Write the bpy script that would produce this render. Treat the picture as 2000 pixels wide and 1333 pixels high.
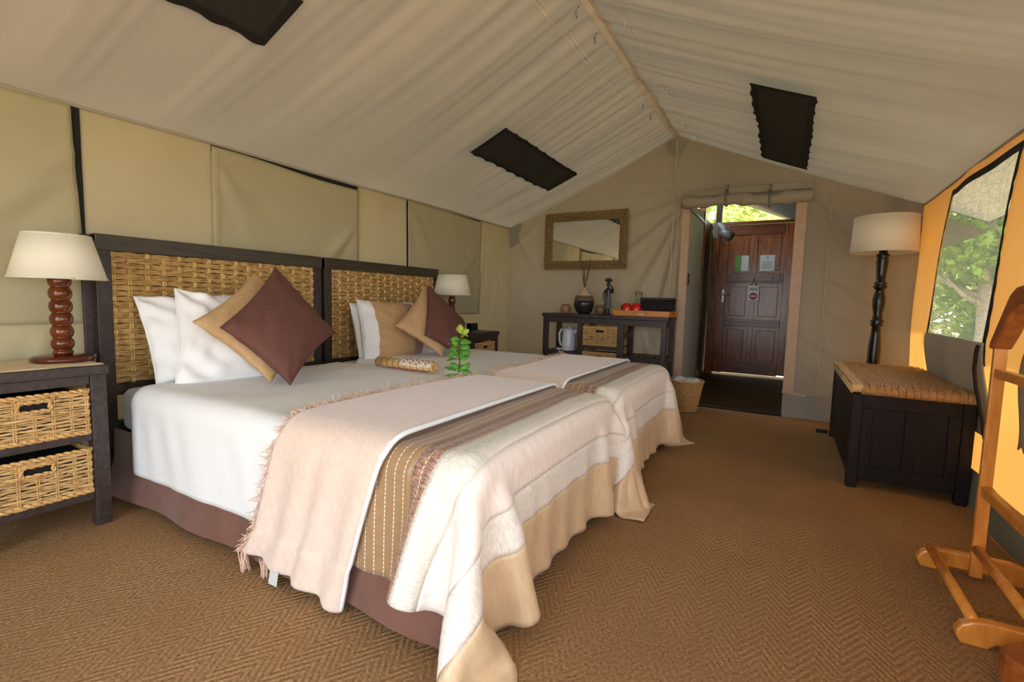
import bpy, bmesh, math, random
import numpy as np
from mathutils import Vector, Matrix
random.seed(7); RNG = np.random.default_rng(7)
for o in list(bpy.data.objects): bpy.data.objects.remove(o, do_unlink=True)
scene = bpy.context.scene
C = scene.collection
# ------------------------------------------------------------------ camera
YAW, PIT, ROL = 0.5155456, -0.0857567, 0.0262513
fw = Vector((-math.sin(YAW)*math.cos(PIT), math.cos(YAW)*math.cos(PIT), math.sin(PIT)))
rt = Vector((math.cos(YAW), math.sin(YAW), 0)); up = rt.cross(fw)
r2 = rt*math.cos(ROL)+up*math.sin(ROL); u2 = -rt*math.sin(ROL)+up*math.cos(ROL)
cd = bpy.data.cameras.new('camera'); cd.sensor_width = 36; cd.lens = 17.0; cd.clip_start = .02
cam = bpy.data.objects.new('camera', cd); C.objects.link(cam)
m = Matrix.Identity(4)
for i in range(3): m[i][0], m[i][1], m[i][2] = r2[i], u2[i], -fw[i]
m[2][3] = 1.0
cam.matrix_world = m; scene.camera = cam
# ------------------------------------------------------------------ light
w = bpy.data.worlds.new('sky'); scene.world = w; w.use_nodes = True
nt = w.node_tree; bg = nt.nodes['Background']
sk = nt.nodes.new('ShaderNodeTexSky'); sk.sky_type = 'HOSEK_WILKIE'; sk.turbidity = 4; sk.ground_albedo = .3
sk.sun_direction = Vector((.44, -.30, .85)).normalized()
mx = nt.nodes.new('ShaderNodeMix'); mx.data_type = 'RGBA'; mx.inputs[0].default_value = .85
mx.inputs[7].default_value = (.92, .99, 1.08, 1)
nt.links.new(sk.outputs[0], mx.inputs[6]); nt.links.new(mx.outputs[2], bg.inputs[0]); bg.inputs[1].default_value = 2.6
sd = bpy.data.lights.new('sun', 'SUN'); sd.energy = 8.0; sd.angle = math.radians(1.0); sd.color = (1, .98, .95)
sun = bpy.data.objects.new('sun', sd); C.objects.link(sun)
sun.rotation_euler = Vector((-.44, .30, -.85)).to_track_quat('-Z', 'Y').to_euler()
vs = scene.view_settings; vs.view_transform = 'Standard'; vs.look = 'None'; vs.gamma = 1; vs.use_curve_mapping = False
vs.exposure = 1.6
# ------------------------------------------------------------------ materials
def srgb(r, g, b):
    return tuple(((c/255)/12.92 if c/255 <= .04045 else ((c/255+.055)/1.055)**2.4) for c in (r, g, b))+(1,)
class NT:
    def __init__(s, name):
        s.m = bpy.data.materials.new(name); s.m.use_nodes = True; s.t = s.m.node_tree
        s.b = s.t.nodes['Principled BSDF']; s.out = s.t.nodes['Material Output']; s.co = s.t.nodes.new('ShaderNodeTexCoord')
    def n(s, t, **k):
        x = s.t.nodes.new(t)
        for a, v in k.items(): setattr(x, a, v)
        return x
    def l(s, a, b): s.t.links.new(a, b)
    def mapped(s, sc=(1, 1, 1), rot=(0, 0, 0)):
        mp = s.n('ShaderNodeMapping'); mp.inputs['Scale'].default_value = sc; mp.inputs['Rotation'].default_value = rot
        s.l(s.co.outputs['Object'], mp.inputs[0]); return mp.outputs[0]
    def noise(s, scale, detail=4, vec=None, rough=.6):
        x = s.n('ShaderNodeTexNoise'); x.inputs['Scale'].default_value = scale; x.inputs['Detail'].default_value = detail
        x.inputs['Roughness'].default_value = rough
        s.l(vec if vec is not None else s.co.outputs['Object'], x.inputs['Vector']); return x.outputs['Fac']
    def ramp(s, fac, stops, interp='LINEAR'):
        x = s.n('ShaderNodeValToRGB'); e = x.color_ramp.elements; x.color_ramp.interpolation = interp
        while len(e) < len(stops): e.new(.5)
        for i, (p, c) in enumerate(stops): e[i].position = p; e[i].color = c
        s.l(fac, x.inputs[0]); return x.outputs[0]
    def math(s, op, a, b=None):
        x = s.n('ShaderNodeMath', operation=op)
        for i, v in enumerate((a, b)):
            if v is None: continue
            if isinstance(v, (int, float)): x.inputs[i].default_value = v
            else: s.l(v, x.inputs[i])
        return x.outputs[0]
    def bump(s, h, strength=.3, dist=.01, prev=None):
        x = s.n('ShaderNodeBump'); x.inputs['Strength'].default_value = strength; x.inputs['Distance'].default_value = dist
        s.l(h, x.inputs['Height'])
        if prev is not None: s.l(prev, x.inputs['Normal'])
        s.l(x.outputs[0], s.b.inputs['Normal']); return x.outputs[0]
def dk(c, f): return (c[0]*f, c[1]*f, c[2]*f, 1)
def plain(name, col, rough=.5, nscale=8, var=.12, bscale=0, bstr=.2, metal=0, spec=.5, sheen=0, stretch=(1, 1, 1), bdist=.005):
    k = NT(name); k.b.inputs['Roughness'].default_value = rough; k.b.inputs['Metallic'].default_value = metal
    k.b.inputs['Specular IOR Level'].default_value = spec
    if sheen: k.b.inputs['Sheen Weight'].default_value = sheen
    v = k.mapped(stretch)
    k.l(k.ramp(k.noise(nscale, 5, v), [(.3, dk(col, 1-var)), (.7, dk(col, 1+var))]), k.b.inputs['Base Color'])
    if bscale: k.bump(k.noise(bscale, 4, v), bstr, bdist)
    return k.m
def wood(name, c0, c1, rough=.4, stretch=(14, 14, 1.2), spec=.5, nscale=3):
    k = NT(name); k.b.inputs['Roughness'].default_value = rough; k.b.inputs['Specular IOR Level'].default_value = spec
    oi = k.n('ShaderNodeObjectInfo'); va = k.n('ShaderNodeVectorMath', operation='ADD')
    k.l(k.mapped(stretch), va.inputs[0]); k.l(oi.outputs['Random'], va.inputs[1])
    f = k.noise(nscale, 6, va.outputs[0], .65)
    k.l(k.ramp(f, [(.3, c0), (.5, tuple((a+b)/2 for a, b in zip(c0, c1))), (.72, c1)]), k.b.inputs['Base Color'])
    k.bump(f, .12, .004); return k.m
def fibre(name, c0, c1, rough=.55, stretch=(30, 3, 30)):
    k = NT(name); k.b.inputs['Roughness'].default_value = rough; k.b.inputs['Specular IOR Level'].default_value = .4
    oi = k.n('ShaderNodeObjectInfo'); va = k.n('ShaderNodeVectorMath', operation='ADD')
    k.l(k.mapped(stretch), va.inputs[0]); k.l(oi.outputs['Random'], va.inputs[1])
    k.l(k.ramp(k.noise(4, 4, va.outputs[0]), [(.3, c0), (.65, c1)]), k.b.inputs['Base Color']); return k.m
def canvas(name, col, trans, tcol, wr=.25):
    k = NT(name); k.t.nodes.remove(k.b)
    d = k.n('ShaderNodeBsdfDiffuse'); t = k.n('ShaderNodeBsdfTranslucent'); mix = k.n('ShaderNodeMixShader')
    k.l(k.ramp(k.noise(1.3, 5), [(.3, dk(col, .93)), (.7, dk(col, 1.06))]), d.inputs[0])
    t.inputs[0].default_value = tcol; mix.inputs[0].default_value = trans
    bp = k.n('ShaderNodeBump'); bp.inputs['Strength'].default_value = wr; bp.inputs['Distance'].default_value = .012
    k.l(k.noise(5, 3), bp.inputs['Height']); k.l(bp.outputs[0], d.inputs['Normal'])
    k.l(d.outputs[0], mix.inputs[1]); k.l(t.outputs[0], mix.inputs[2]); k.l(mix.outputs[0], k.out.inputs[0]); return k.m
M = {}
CAN = srgb(176, 158, 130)
M['canvas_roof'] = canvas('canvas_roof', srgb(182, 172, 161), .20, srgb(214, 216, 216))
M['canvas_left'] = canvas('canvas_left', srgb(180, 171, 140), .02, srgb(205, 180, 130))
M['canvas_back'] = canvas('canvas_back', srgb(158, 150, 136), .03, srgb(190, 160, 110))
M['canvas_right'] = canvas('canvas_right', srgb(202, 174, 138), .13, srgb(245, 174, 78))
M['flap'] = canvas('flap', srgb(178, 170, 138), .02, srgb(190, 160, 100))
M['flap_grey'] = canvas('flap_grey', srgb(182, 172, 154), .04, srgb(170, 140, 90))
M['fly'] = canvas('fly', srgb(170, 168, 150), .35, srgb(215, 210, 195))
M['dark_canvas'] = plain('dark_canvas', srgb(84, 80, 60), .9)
M['trim'] = plain('pink_binding', srgb(192, 164, 142), .8, 12, .08, 40, .2)
M['vinyl'] = plain('grey_vinyl', srgb(142, 137, 126), .6, 6, .12, 9, .5, bdist=.02)
M['mud'] = plain('mud_wall_vinyl', srgb(122, 122, 110), .6, 5, .15, 12, .3)
M['thread'] = plain('white_thread', srgb(225, 215, 200), .8)
M['black_tape'] = plain('black_tape', srgb(14, 15, 18), .8, 20, .2)
M['vent_mesh'] = plain('vent_mesh', srgb(36, 37, 36), .75, 30, .2, 300, .3)
M['dark_wood'] = wood('dark_stained_wood', srgb(38, 30, 28), srgb(70, 58, 54), .42, (14, 14, 14))
M['green_wood'] = wood('dark_olive_wood', srgb(44, 40, 30), srgb(74, 66, 50), .4, (16, 1.5, 16))
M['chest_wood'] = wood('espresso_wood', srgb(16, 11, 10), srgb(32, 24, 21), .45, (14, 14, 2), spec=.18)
M['inner_shadow'] = plain('painted_shadow', srgb(12, 10, 9), .8)  # near-black that paints the shadow inside holes and gaps
M['pine'] = wood('varnished_pine', srgb(186, 110, 40), srgb(222, 150, 66), .3, (10, 10, 2.2))
M['pine_dark'] = wood('reddish_varnished_wood', srgb(120, 58, 22), srgb(176, 100, 44), .3, (9, 2, 9))
M['door_wood'] = wood('door_hardwood', srgb(78, 35, 10), srgb(164, 90, 34), .25, (11, 11, 1.2))
M['door_rail'] = wood('door_rail_wood', srgb(70, 32, 12), srgb(120, 60, 26), .28, (1.5, 11, 11))
M['lamp_wood'] = wood('polished_lamp_wood', srgb(66, 26, 9), srgb(116, 54, 22), .16, (6, 6, 6))
M['lamp_base'] = wood('polished_base_wood', srgb(70, 26, 16), srgb(98, 42, 26), .2, (6, 6, 6))
M['ebony'] = plain('ebony_paint', srgb(14, 12, 12), .25, 6, .2)
M['shade'] = canvas('lamp_shade_fabric', srgb(246, 242, 222), .2, srgb(240, 225, 185), .05)
M['shade_floor'] = canvas('floor_lamp_fabric', srgb(240, 230, 212), .18, srgb(240, 225, 195), .05)
M['seagrass'] = fibre('seagrass', srgb(142, 106, 58), srgb(210, 174, 110))
M['seagrass_stake'] = fibre('seagrass_stake', srgb(206, 168, 104), srgb(240, 208, 146), stretch=(30, 30, 5))
M['wicker'] = fibre('pale_wicker', srgb(160, 120, 70), srgb(222, 186, 128))
M['wicker_rib'] = fibre('wicker_rib', srgb(176, 130, 70), srgb(224, 184, 120), stretch=(30, 30, 6))
M['wicker_dark'] = fibre('black_wicker', srgb(20, 16, 16), srgb(46, 36, 34))
M['weave_back'] = plain('weave_back', srgb(92, 64, 32), .9)
M['rush'] = fibre('rush', srgb(120, 80, 42), srgb(196, 150, 96), .4, (40, 4, 40))
M['rush_edge'] = fibre('rush_edge', srgb(196, 152, 96), srgb(226, 190, 136), .4, (40, 4, 40))
M['mirror_frame'] = fibre('banana_fibre', srgb(74, 58, 34), srgb(168, 142, 92), .6, (40, 40, 40))
M['white_cloth'] = plain('white_cotton', srgb(238, 241, 242), .75, 3, .02, 10, .25, sheen=.1, bdist=.012)
M['white_pillow'] = plain('white_pillowcase', srgb(240, 240, 240), .75, 3, .02, 7, .45, sheen=.1, bdist=.015)
M['sheet'] = plain('blue_grey_sheet', srgb(214, 218, 230), .8, 3, .03, 8, .2)
M['suede'] = plain('brown_suede', srgb(112, 74, 60), .9, 7, .16, 60, .15, sheen=.3)
M['divan'] = plain('black_divan', srgb(20, 18, 18), .9)
M['lining'] = plain('cream_lining', srgb(230, 222, 204), .7)
def satin(name, col, rough, kind):
    k = NT(name); k.b.inputs['Roughness'].default_value = rough; k.b.inputs['Specular IOR Level'].default_value = .5
    k.b.inputs['Sheen Weight'].default_value = .15
    uv = k.n('ShaderNodeUVMap'); sx = k.n('ShaderNodeSeparateXYZ'); k.l(uv.outputs[0], sx.inputs[0])
    cs = k.n('ShaderNodeCombineXYZ')
    if kind == 'plain':
        cs.inputs[2].default_value = 0; k.l(k.math('MULTIPLY', sx.outputs[0], 9), cs.inputs[0]); k.l(k.math('MULTIPLY', sx.outputs[1], 30), cs.inputs[1])
        f = k.noise(2, 4, cs.outputs[0]); c = k.ramp(f, [(.3, dk(col, .9)), (.7, dk(col, 1.08))]); k.bump(f, .15, .004)
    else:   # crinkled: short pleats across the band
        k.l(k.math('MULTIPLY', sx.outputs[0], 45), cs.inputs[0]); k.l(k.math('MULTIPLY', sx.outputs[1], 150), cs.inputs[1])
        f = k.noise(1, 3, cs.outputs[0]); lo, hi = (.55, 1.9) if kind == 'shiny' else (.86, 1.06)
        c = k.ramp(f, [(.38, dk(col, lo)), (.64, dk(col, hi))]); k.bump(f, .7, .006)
    # rows of running stitch
    st = k.math('LESS_THAN', k.math('ABSOLUTE', k.math('SUBTRACT', k.math('FRACT', k.math('MULTIPLY', sx.outputs[0], 30)), .5)), .05)
    da = k.math('GREATER_THAN', k.math('FRACT', k.math('MULTIPLY', sx.outputs[1], 75)), .3)
    mxx = k.n('ShaderNodeMix'); mxx.data_type = 'RGBA'; k.l(c, mxx.inputs[6]); mxx.inputs[7].default_value = srgb(236, 228, 214)
    if kind in ('shiny', 'stitched') or name.startswith('tan'):
        k.l(k.math('MULTIPLY', st, da), mxx.inputs[0])
    else: mxx.inputs[0].default_value = 0
    k.l(mxx.outputs[2], k.b.inputs['Base Color']); return k.m
M['b_tan'] = satin('tan_satin', srgb(160, 128, 92), .32, 'plain')
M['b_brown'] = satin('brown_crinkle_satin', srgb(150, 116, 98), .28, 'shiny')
M['b_cream'] = satin('cream_stitched', srgb(236, 232, 220), .45, 'stitched')
M['b_pink'] = satin('blush_satin', srgb(242, 230, 222), .45, 'plain')
M['b_ivory'] = satin('ivory_crinkle', srgb(238, 230, 222), .5, 'crinkle')
M['b_gold'] = satin('gold_satin', srgb(212, 184, 148), .28, 'plain')
M['throw'] = plain('blush_chenille', srgb(224, 202, 186), .95, 60, .07, 220, .35, sheen=.5, stretch=(1, 1, .5), bdist=.003)
M['fringe'] = plain('blush_fringe', srgb(224, 192, 170), .95, 40, .15)
M['beige'] = plain('beige_linen', srgb(196, 160, 116), .85, 40, .08, 260, .25, bdist=.002)
M['brown'] = plain('brown_linen', srgb(104, 66, 56), .85, 45, .2, 260, .3, bdist=.002, stretch=(1, 1, 4))
M['doily'] = plain('cream_runner', srgb(222, 202, 166), .9, 40, .06, 200, .3)
M['brass'] = plain('brass', srgb(200, 180, 130), .25, metal=1)
M['steel'] = plain('steel', srgb(170, 172, 172), .3, metal=1)
M['grey_paint'] = plain('grey_lamp_paint', srgb(120, 132, 136), .4)
M['white_plastic'] = plain('white_plastic', srgb(222, 225, 235), .25, 3, .02)
M['red'] = plain('red_ceramic', srgb(200, 30, 22), .15, 3, .05)
M['tray'] = wood('orange_tray_wood', srgb(184, 112, 44), srgb(210, 142, 66), .35, (1.5, 10, 10))
M['vase_dark'] = plain('vase_glaze_dark', srgb(42, 40, 44), .22, 5, .2)
M['vase_mid'] = plain('vase_glaze_mid', srgb(96, 84, 70), .4, 8, .15)
M['vase_top'] = plain('vase_clay', srgb(196, 172, 140), .6)
M['candle_a'] = plain('rosy_glass', srgb(150, 112, 86), .2, 12, .2)
M['candle_b'] = plain('smoky_glass', srgb(116, 98, 74), .2, 12, .2)
M['twig'] = plain('twig', srgb(72, 58, 44), .8)
M['statue'] = plain('dark_carved_wood', srgb(38, 42, 46), .35, 12, .25)
M['statue_skirt'] = plain('grey_carved_skirt', srgb(84, 86, 88), .6, 12, .2)
M['bamboo'] = plain('bamboo', srgb(226, 184, 122), .5, 30, .12)
M['bamboo_print'] = plain('printed_cloth', srgb(226, 206, 186), .7, 60, .35)
M['bamboo_red'] = plain('red_print', srgb(150, 60, 48), .7)
M['leaf'] = plain('leaf', srgb(84, 146, 44), .35, 14, .3)
M['leaf_young'] = plain('young_leaf', srgb(160, 176, 60), .4, 14, .2)
M['stem'] = plain('stem', srgb(98, 84, 48), .7)
M['bag'] = plain('bin_liner', srgb(206, 218, 232), .3, 12, .06, 14, .8, bdist=.02)
M['paper'] = plain('paper_sheet', srgb(200, 205, 200), .3, 5, .05)
M['print'] = plain('grey_print', srgb(120, 120, 116), .6)
M['sign_red'] = plain('sign_red', srgb(170, 28, 36), .5)
M['white_wall'] = plain('painted_panel', srgb(226, 228, 206), .7, 3, .05)
M['brown_box'] = plain('brown_switch', srgb(110, 66, 34), .5)
M['soil'] = plain('dry_ground', srgb(168, 150, 112), .95, 3, .2)
M['deck'] = wood('deck_boards', srgb(120, 96, 70), srgb(160, 132, 100), .7, (1.5, 10, 10))
M['bark'] = plain('bark', srgb(150, 136, 118), .9, 10, .25, 20, .4)
M['subfloor'] = plain('subfloor', srgb(30, 22, 15), .95)
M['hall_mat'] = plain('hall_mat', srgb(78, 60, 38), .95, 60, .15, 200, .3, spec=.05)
M['screen_black'] = plain('black_screen', srgb(8, 9, 14), .2)
M['teal'] = plain('teal_plastic', srgb(60, 140, 150), .4)
def leafm(name, c0, c1):
    k = NT(name); k.t.nodes.remove(k.b); d = k.n('ShaderNodeBsdfDiffuse'); t = k.n('ShaderNodeBsdfTranslucent'); mix = k.n('ShaderNodeMixShader')
    c = k.ramp(k.noise(.9, 3), [(.35, c0), (.65, c1)]); k.l(c, d.inputs[0]); k.l(c, t.inputs[0]); mix.inputs[0].default_value = .45
    k.l(d.outputs[0], mix.inputs[1]); k.l(t.outputs[0], mix.inputs[2]); k.l(mix.outputs[0], k.out.inputs[0]); return k.m
M['foliage'] = leafm('foliage', srgb(78, 112, 40), srgb(150, 172, 76))
M['foliage_b'] = leafm('foliage_pale', srgb(120, 140, 64), srgb(196, 200, 124))
def mesh_screen():
    k = NT('insect_screen'); k.t.nodes.remove(k.b)
    d = k.n('ShaderNodeBsdfDiffuse'); t = k.n('ShaderNodeBsdfTransparent'); mix = k.n('ShaderNodeMixShader')
    d.inputs[0].default_value = srgb(92, 94, 84)
    tl = k.n('ShaderNodeBsdfTranslucent'); tl.inputs[0].default_value = srgb(96, 100, 88); m2 = k.n('ShaderNodeMixShader'); m2.inputs[0].default_value = .4
    k.l(d.outputs[0], m2.inputs[1]); k.l(tl.outputs[0], m2.inputs[2])
    f = k.noise(16, 3, k.mapped((1, 14, 1))); g = k.noise(16, 3, k.mapped((1, 1, 14)))
    k.l(k.ramp(k.math('MULTIPLY', f, g), [(.12, (.52,)*3+(1,)), (.40, (.88,)*3+(1,))]), mix.inputs[0])
    k.l(t.outputs[0], mix.inputs[1]); k.l(m2.outputs[0], mix.inputs[2]); k.l(mix.outputs[0], k.out.inputs[0]); return k.m
M['screen'] = mesh_screen()
def glassm():
    k = NT('clear_glass'); k.b.inputs['Transmission Weight'].default_value = 1.0; k.b.inputs['Roughness'].default_value = .05
    k.b.inputs['Base Color'].default_value = srgb(232, 242, 234); k.b.inputs['IOR'].default_value = 1.2; return k.m
M['glass'] = glassm()
def mirrorm():
    k = NT('mirror_glass'); k.b.inputs['Metallic'].default_value = 1; k.b.inputs['Roughness'].default_value = .02
    k.b.inputs['Base Color'].default_value = (.82, .84, .8, 1); return k.m
M['mirror'] = mirrorm()
def carpetm():
    k = NT('sisal_carpet'); k.b.inputs['Roughness'].default_value = .95; k.b.inputs['Specular IOR Level'].default_value = .1
    sx = k.n('ShaderNodeSeparateXYZ'); k.l(k.co.outputs['Object'], sx.inputs[0])
    W = .066
    tri = k.math('PINGPONG', sx.outputs[0], W)                       # chevron bands run along y
    ph = k.math('ADD', k.math('MULTIPLY', sx.outputs[1], 1/.034), k.math('MULTIPLY', tri, 1.6/.034))
    rib = k.math('SINE', k.math('MULTIPLY', ph, 2*math.pi))
    rib = k.math('ADD', k.math('MULTIPLY', rib, .5), .5)
    worn = k.ramp(k.noise(.8, 3), [(.40, (.12,)*3+(1,)), (.62, (1,)*3+(1,))])
    rib = k.math('MULTIPLY', rib, worn)
    fl = k.noise(120, 5, None, .8)
    k.l(k.ramp(k.math('ADD', k.math('MULTIPLY', fl, .85), k.math('MULTIPLY', rib, .10)), [(.26, srgb(90, 66, 43)), (.48, srgb(158, 122, 84)), (.70, srgb(204, 172, 132))]), k.b.inputs['Base Color'])
    p = k.bump(rib, .45, .005); k.bump(k.noise(160, 3), .6, .004, p); return k.m
M['carpet'] = carpetm()
# ------------------------------------------------------------------ mesh helpers
def tag(o, label=None, cat=None, group=None, kind=None):
    if label: o['label'] = label
    if cat: o['category'] = cat
    if group: o['group'] = group
    if kind: o['kind'] = kind
    return o
def empty(name, loc, label=None, cat=None, group=None, kind=None, rz=0):
    o = bpy.data.objects.new(name, None); C.objects.link(o); o.location = loc; o.rotation_euler.z = rz; o.empty_display_size = .05
    return tag(o, label, cat, group, kind)
class MB:
    def __init__(s, origin=(0, 0, 0)): s.v = []; s.f = []; s.o = np.array(origin, float)
    def add(s, V, F):
        b = len(s.v); s.v += [tuple(p) for p in V]; s.f += [tuple(b+i for i in f) for f in F]; return s
    def box(s, x0, x1, y0, y1, z0, z1):
        V = [(x, y, z) for z in (z0, z1) for y in (y0, y1) for x in (x0, x1)]
        return s.add(V, [(0, 2, 3, 1), (4, 5, 7, 6), (0, 1, 5, 4), (2, 6, 7, 3), (0, 4, 6, 2), (1, 3, 7, 5)])
    def bar(s, a, b, wx, wy, upv=(0, 0, 1)):
        a = Vector(a); b = Vector(b); d = (b-a).normalized(); u = Vector(upv); x = d.cross(u)
        if x.length < 1e-4: x = Vector((1, 0, 0))
        x.normalize(); y = x.cross(d); V = []
        for p in (a, b):
            for i, j in ((-1, -1), (1, -1), (1, 1), (-1, 1)): V.append(p+x*i*wx/2+y*j*wy/2)
        return s.add(V, [(3, 2, 1, 0), (4, 5, 6, 7), (0, 1, 5, 4), (1, 2, 6, 5), (2, 3, 7, 6), (3, 0, 4, 7)])
    def tube(s, pts, r, n=8, cap=True, flat=1.0):
        P = [Vector(p) for p in pts]; N = len(P); rr = r if hasattr(r, '__len__') else [r]*N; V = []; F = []; px = None
        for i in range(N):
            d = (P[min(i+1, N-1)]-P[max(i-1, 0)]).normalized()
            if px is None: px = d.orthogonal().normalized()
            else:
                px = px-d*px.dot(d); px = px.normalized() if px.length > 1e-6 else d.orthogonal().normalized()
            py = d.cross(px)
            for k in range(n):
                a = 2*math.pi*k/n; V.append(P[i]+(px*math.cos(a)+py*math.sin(a)*flat)*rr[i])
        for i in range(N-1):
            for k in range(n): F.append((i*n+k, i*n+(k+1) % n, (i+1)*n+(k+1) % n, (i+1)*n+k))
        if cap: F += [tuple(range(n-1, -1, -1)), tuple((N-1)*n+k for k in range(n))]
        return s.add(V, F)
    def lathe(s, prof, c=(0, 0, 0), n=28, cap=True, sx=1, sy=1):
        V = []; F = []
        for r, z in prof:
            for k in range(n): a = 2*math.pi*k/n; V.append((c[0]+r*math.cos(a)*sx, c[1]+r*math.sin(a)*sy, c[2]+z))
        for i in range(len(prof)-1):
            for k in range(n): F.append((i*n+k, i*n+(k+1) % n, (i+1)*n+(k+1) % n, (i+1)*n+k))
        if cap: F += [tuple(range(n-1, -1, -1)), tuple((len(prof)-1)*n+k for k in range(n))]
        return s.add(V, F)
    def grid(s, A, flip=False):
        ni, nj = A.shape[:2]; F = []
        for i in range(ni-1):
            for j in range(nj-1):
                q = (i*nj+j, (i+1)*nj+j, (i+1)*nj+j+1, i*nj+j+1); F.append(q[::-1] if flip else q)
        return s.add(A.reshape(-1, 3), F)
    def prism(s, poly, axis, a, b):
        # polygon in the two remaining axes, extruded along axis from a to b
        def mk(p, t): return {'x': (t, p[0], p[1]), 'y': (p[0], t, p[1]), 'z': (p[0], p[1], t)}[axis]
        n = len(poly); V = [mk(p, a) for p in poly]+[mk(p, b) for p in poly]
        return s.add(V, [tuple(range(n)), tuple(range(2*n-1, n-1, -1))]+[(i, i+n, (i+1) % n+n, (i+1) % n) for i in range(n)])
    def build(s, name, mat, parent=None, smooth=False, bevel=0, uv=None, fix=True):
        me = bpy.data.meshes.new(name); off = np.array(parent_loc(parent)) if parent is not None and s.o is not None and s.o[0] > 1e8 else None
        me.from_pydata(s.v, [], s.f)
        if fix and uv is None:
            bm = bmesh.new(); bm.from_mesh(me); bmesh.ops.recalc_face_normals(bm, faces=bm.faces); bm.to_mesh(me); bm.free()
        if uv is not None:
            l = me.uv_layers.new(name='UVMap'); U = np.array(uv, dtype=np.float32)
            idx = np.empty(len(me.loops), dtype=np.int32); me.loops.foreach_get('vertex_index', idx); l.data.foreach_set('uv', U[idx].ravel())
        if smooth: me.polygons.foreach_set('use_smooth', [True]*len(me.polygons))
        me.materials.append(M[mat] if isinstance(mat, str) else mat); me.update()
        o = bpy.data.objects.new(name, me); C.objects.link(o)
        if parent is not None: o.parent = parent
        if bevel:
            b = o.modifiers.new('bevel', 'BEVEL'); b.width = bevel; b.segments = 2; b.limit_method = 'ANGLE'
        return o
def parent_loc(p): return p.location
def wbuild(mb, name, mat, parent, **k):      # vertices given in world space, parent only translated
    L = parent.location
    while parent.parent is not None and False: pass
    mb.v = [(p[0]-L[0], p[1]-L[1], p[2]-L[2]) for p in mb.v]
    return mb.build(name, mat, parent, **k)
def copy_tree(o, parent=None, label=None, **kw):
    c = o.copy(); C.objects.link(c)
    if parent is not None: c.parent = parent
    if label: c['label'] = label
    for ch in [x for x in ALLCH.get(o.name, [])]: copy_tree(ch, c)
    return c
ALLCH = {}
def remember(root):
    ALLCH.clear()
    for o in bpy.data.objects:
        if o.parent is not None: ALLCH.setdefault(o.parent.name, []).append(o)
# ------------------------------------------------------------------ room
XL, XR, XC, ZE, ZR, YF, YB = -2.92, .90, -1.06, 1.84, 2.65, -1.6, 5.05
fl = MB().box(-3.1, 1.05, -1.75, 5.06, -.06, -.012).build('floor', 'subfloor'); tag(fl, kind='structure')
MB().box(-2.96, .93, -1.7, 2.105, -.012, 0).build('carpet_panel', 'carpet', fl)
MB().box(-2.96, .93, 2.112, 5.03, -.012, 0).build('carpet_panel', 'carpet', fl)
def smoothstep(a, b, x): t = np.clip((x-a)/(b-a), 0, 1); return t*t*(3-2*t)
_rn = np.random.default_rng(77)
def noise1(step, n=4000):
    a = _rn.normal(size=n); k = np.array([1, 4, 6, 4, 1])/16.
    return np.convolve(a, k, 'same')*1.7, step
def ev1(nz, y):
    a, st = nz; q = (y+20)/st; i = np.floor(q).astype(int) % (len(a)-3); f = q-np.floor(q); f = f*f*(3-2*f); return a[i]*(1-f)+a[i+1]*f
FINE = {-1: noise1(.022), 1: noise1(.022)}; BROAD = {-1: noise1(.075), 1: noise1(.075)}; WIDE = {-1: noise1(.21), 1: noise1(.21)}
def roof_point(side, y, u, off=0.0, rip=1.0):
    """u=0 at the ridge, 1 at the eave; off = distance below the canvas"""
    y = np.asarray(y, float); u = np.asarray(u, float)
    xe = XL if side < 0 else XR
    x = XC+(xe-XC)*u; z = ZR+(ZE-ZR)*u
    L = math.hypot(xe-XC, ZE-ZR); nx, nz = (ZE-ZR)/L*(1 if side > 0 else -1)*(-1), -abs(xe-XC)/L
    n = np.array([(ZR-ZE)/L*(-1 if side > 0 else 1), -abs(xe-XC)/L])
    sag = .030*np.sin(np.pi*u)
    g = smoothstep(-1, 3.6, y)*.75+.25
    fade = np.exp(-(u/.55)**2)
    yy = y+.16*u*np.sin(y*1.7+side)+.05*u
    fine = ev1(FINE[side], yy)*.0066; broad = ev1(BROAD[side], yy)*.0140+ev1(WIDE[side], yy+.1*u)*.0150
    d = sag+(fine*fade*g*(1.6 if side < 0 else 2.0)+broad*(.35+.65*np.sin(np.pi*np.clip(u*.9+.1, 0, 1))))*(1-smoothstep(.9, 1, u))*smoothstep(0, .03, u)*rip+off+(1-rip)*.034
    return np.stack([x+n[0]*d, y, z+n[1]*d], -1)
def roof(name, side):
    yy, uu = np.meshgrid(np.linspace(YF, YB+.01, 540), np.linspace(0, 1, 46), indexing='ij')
    o = MB().grid(roof_point(side, yy, uu), side > 0).build(name, 'canvas_roof', smooth=True, fix=False); tag(o, kind='structure'); return o
ceil_l = roof('ceiling_left', -1); ceil_r = roof('ceiling_right', 1)
def roof_strip(parent, side, y0, y1, u0, u1, mat, name, off=.004, ny=160, nu=2, rip=1.0):
    yy, uu = np.meshgrid(np.linspace(y0, y1, ny), np.linspace(u0, u1, nu), indexing='ij')
    return MB().grid(roof_point(side, yy, uu, off, rip)).build(name, mat, parent, smooth=True, fix=False)
for side, cl in ((-1, ceil_l), (1, ceil_r)):
    for du in (0, .012):
        roof_strip(cl, side, YF, YB+.01, .092+du if side < 0 else .082+du, .0945+du if side < 0 else .0845+du, 'thread', 'stitched_seam', .005, 540)
    roof_strip(cl, side, YF, YB, 0, .018, 'thread', 'ridge_sleeve', .008, 200)
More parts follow.
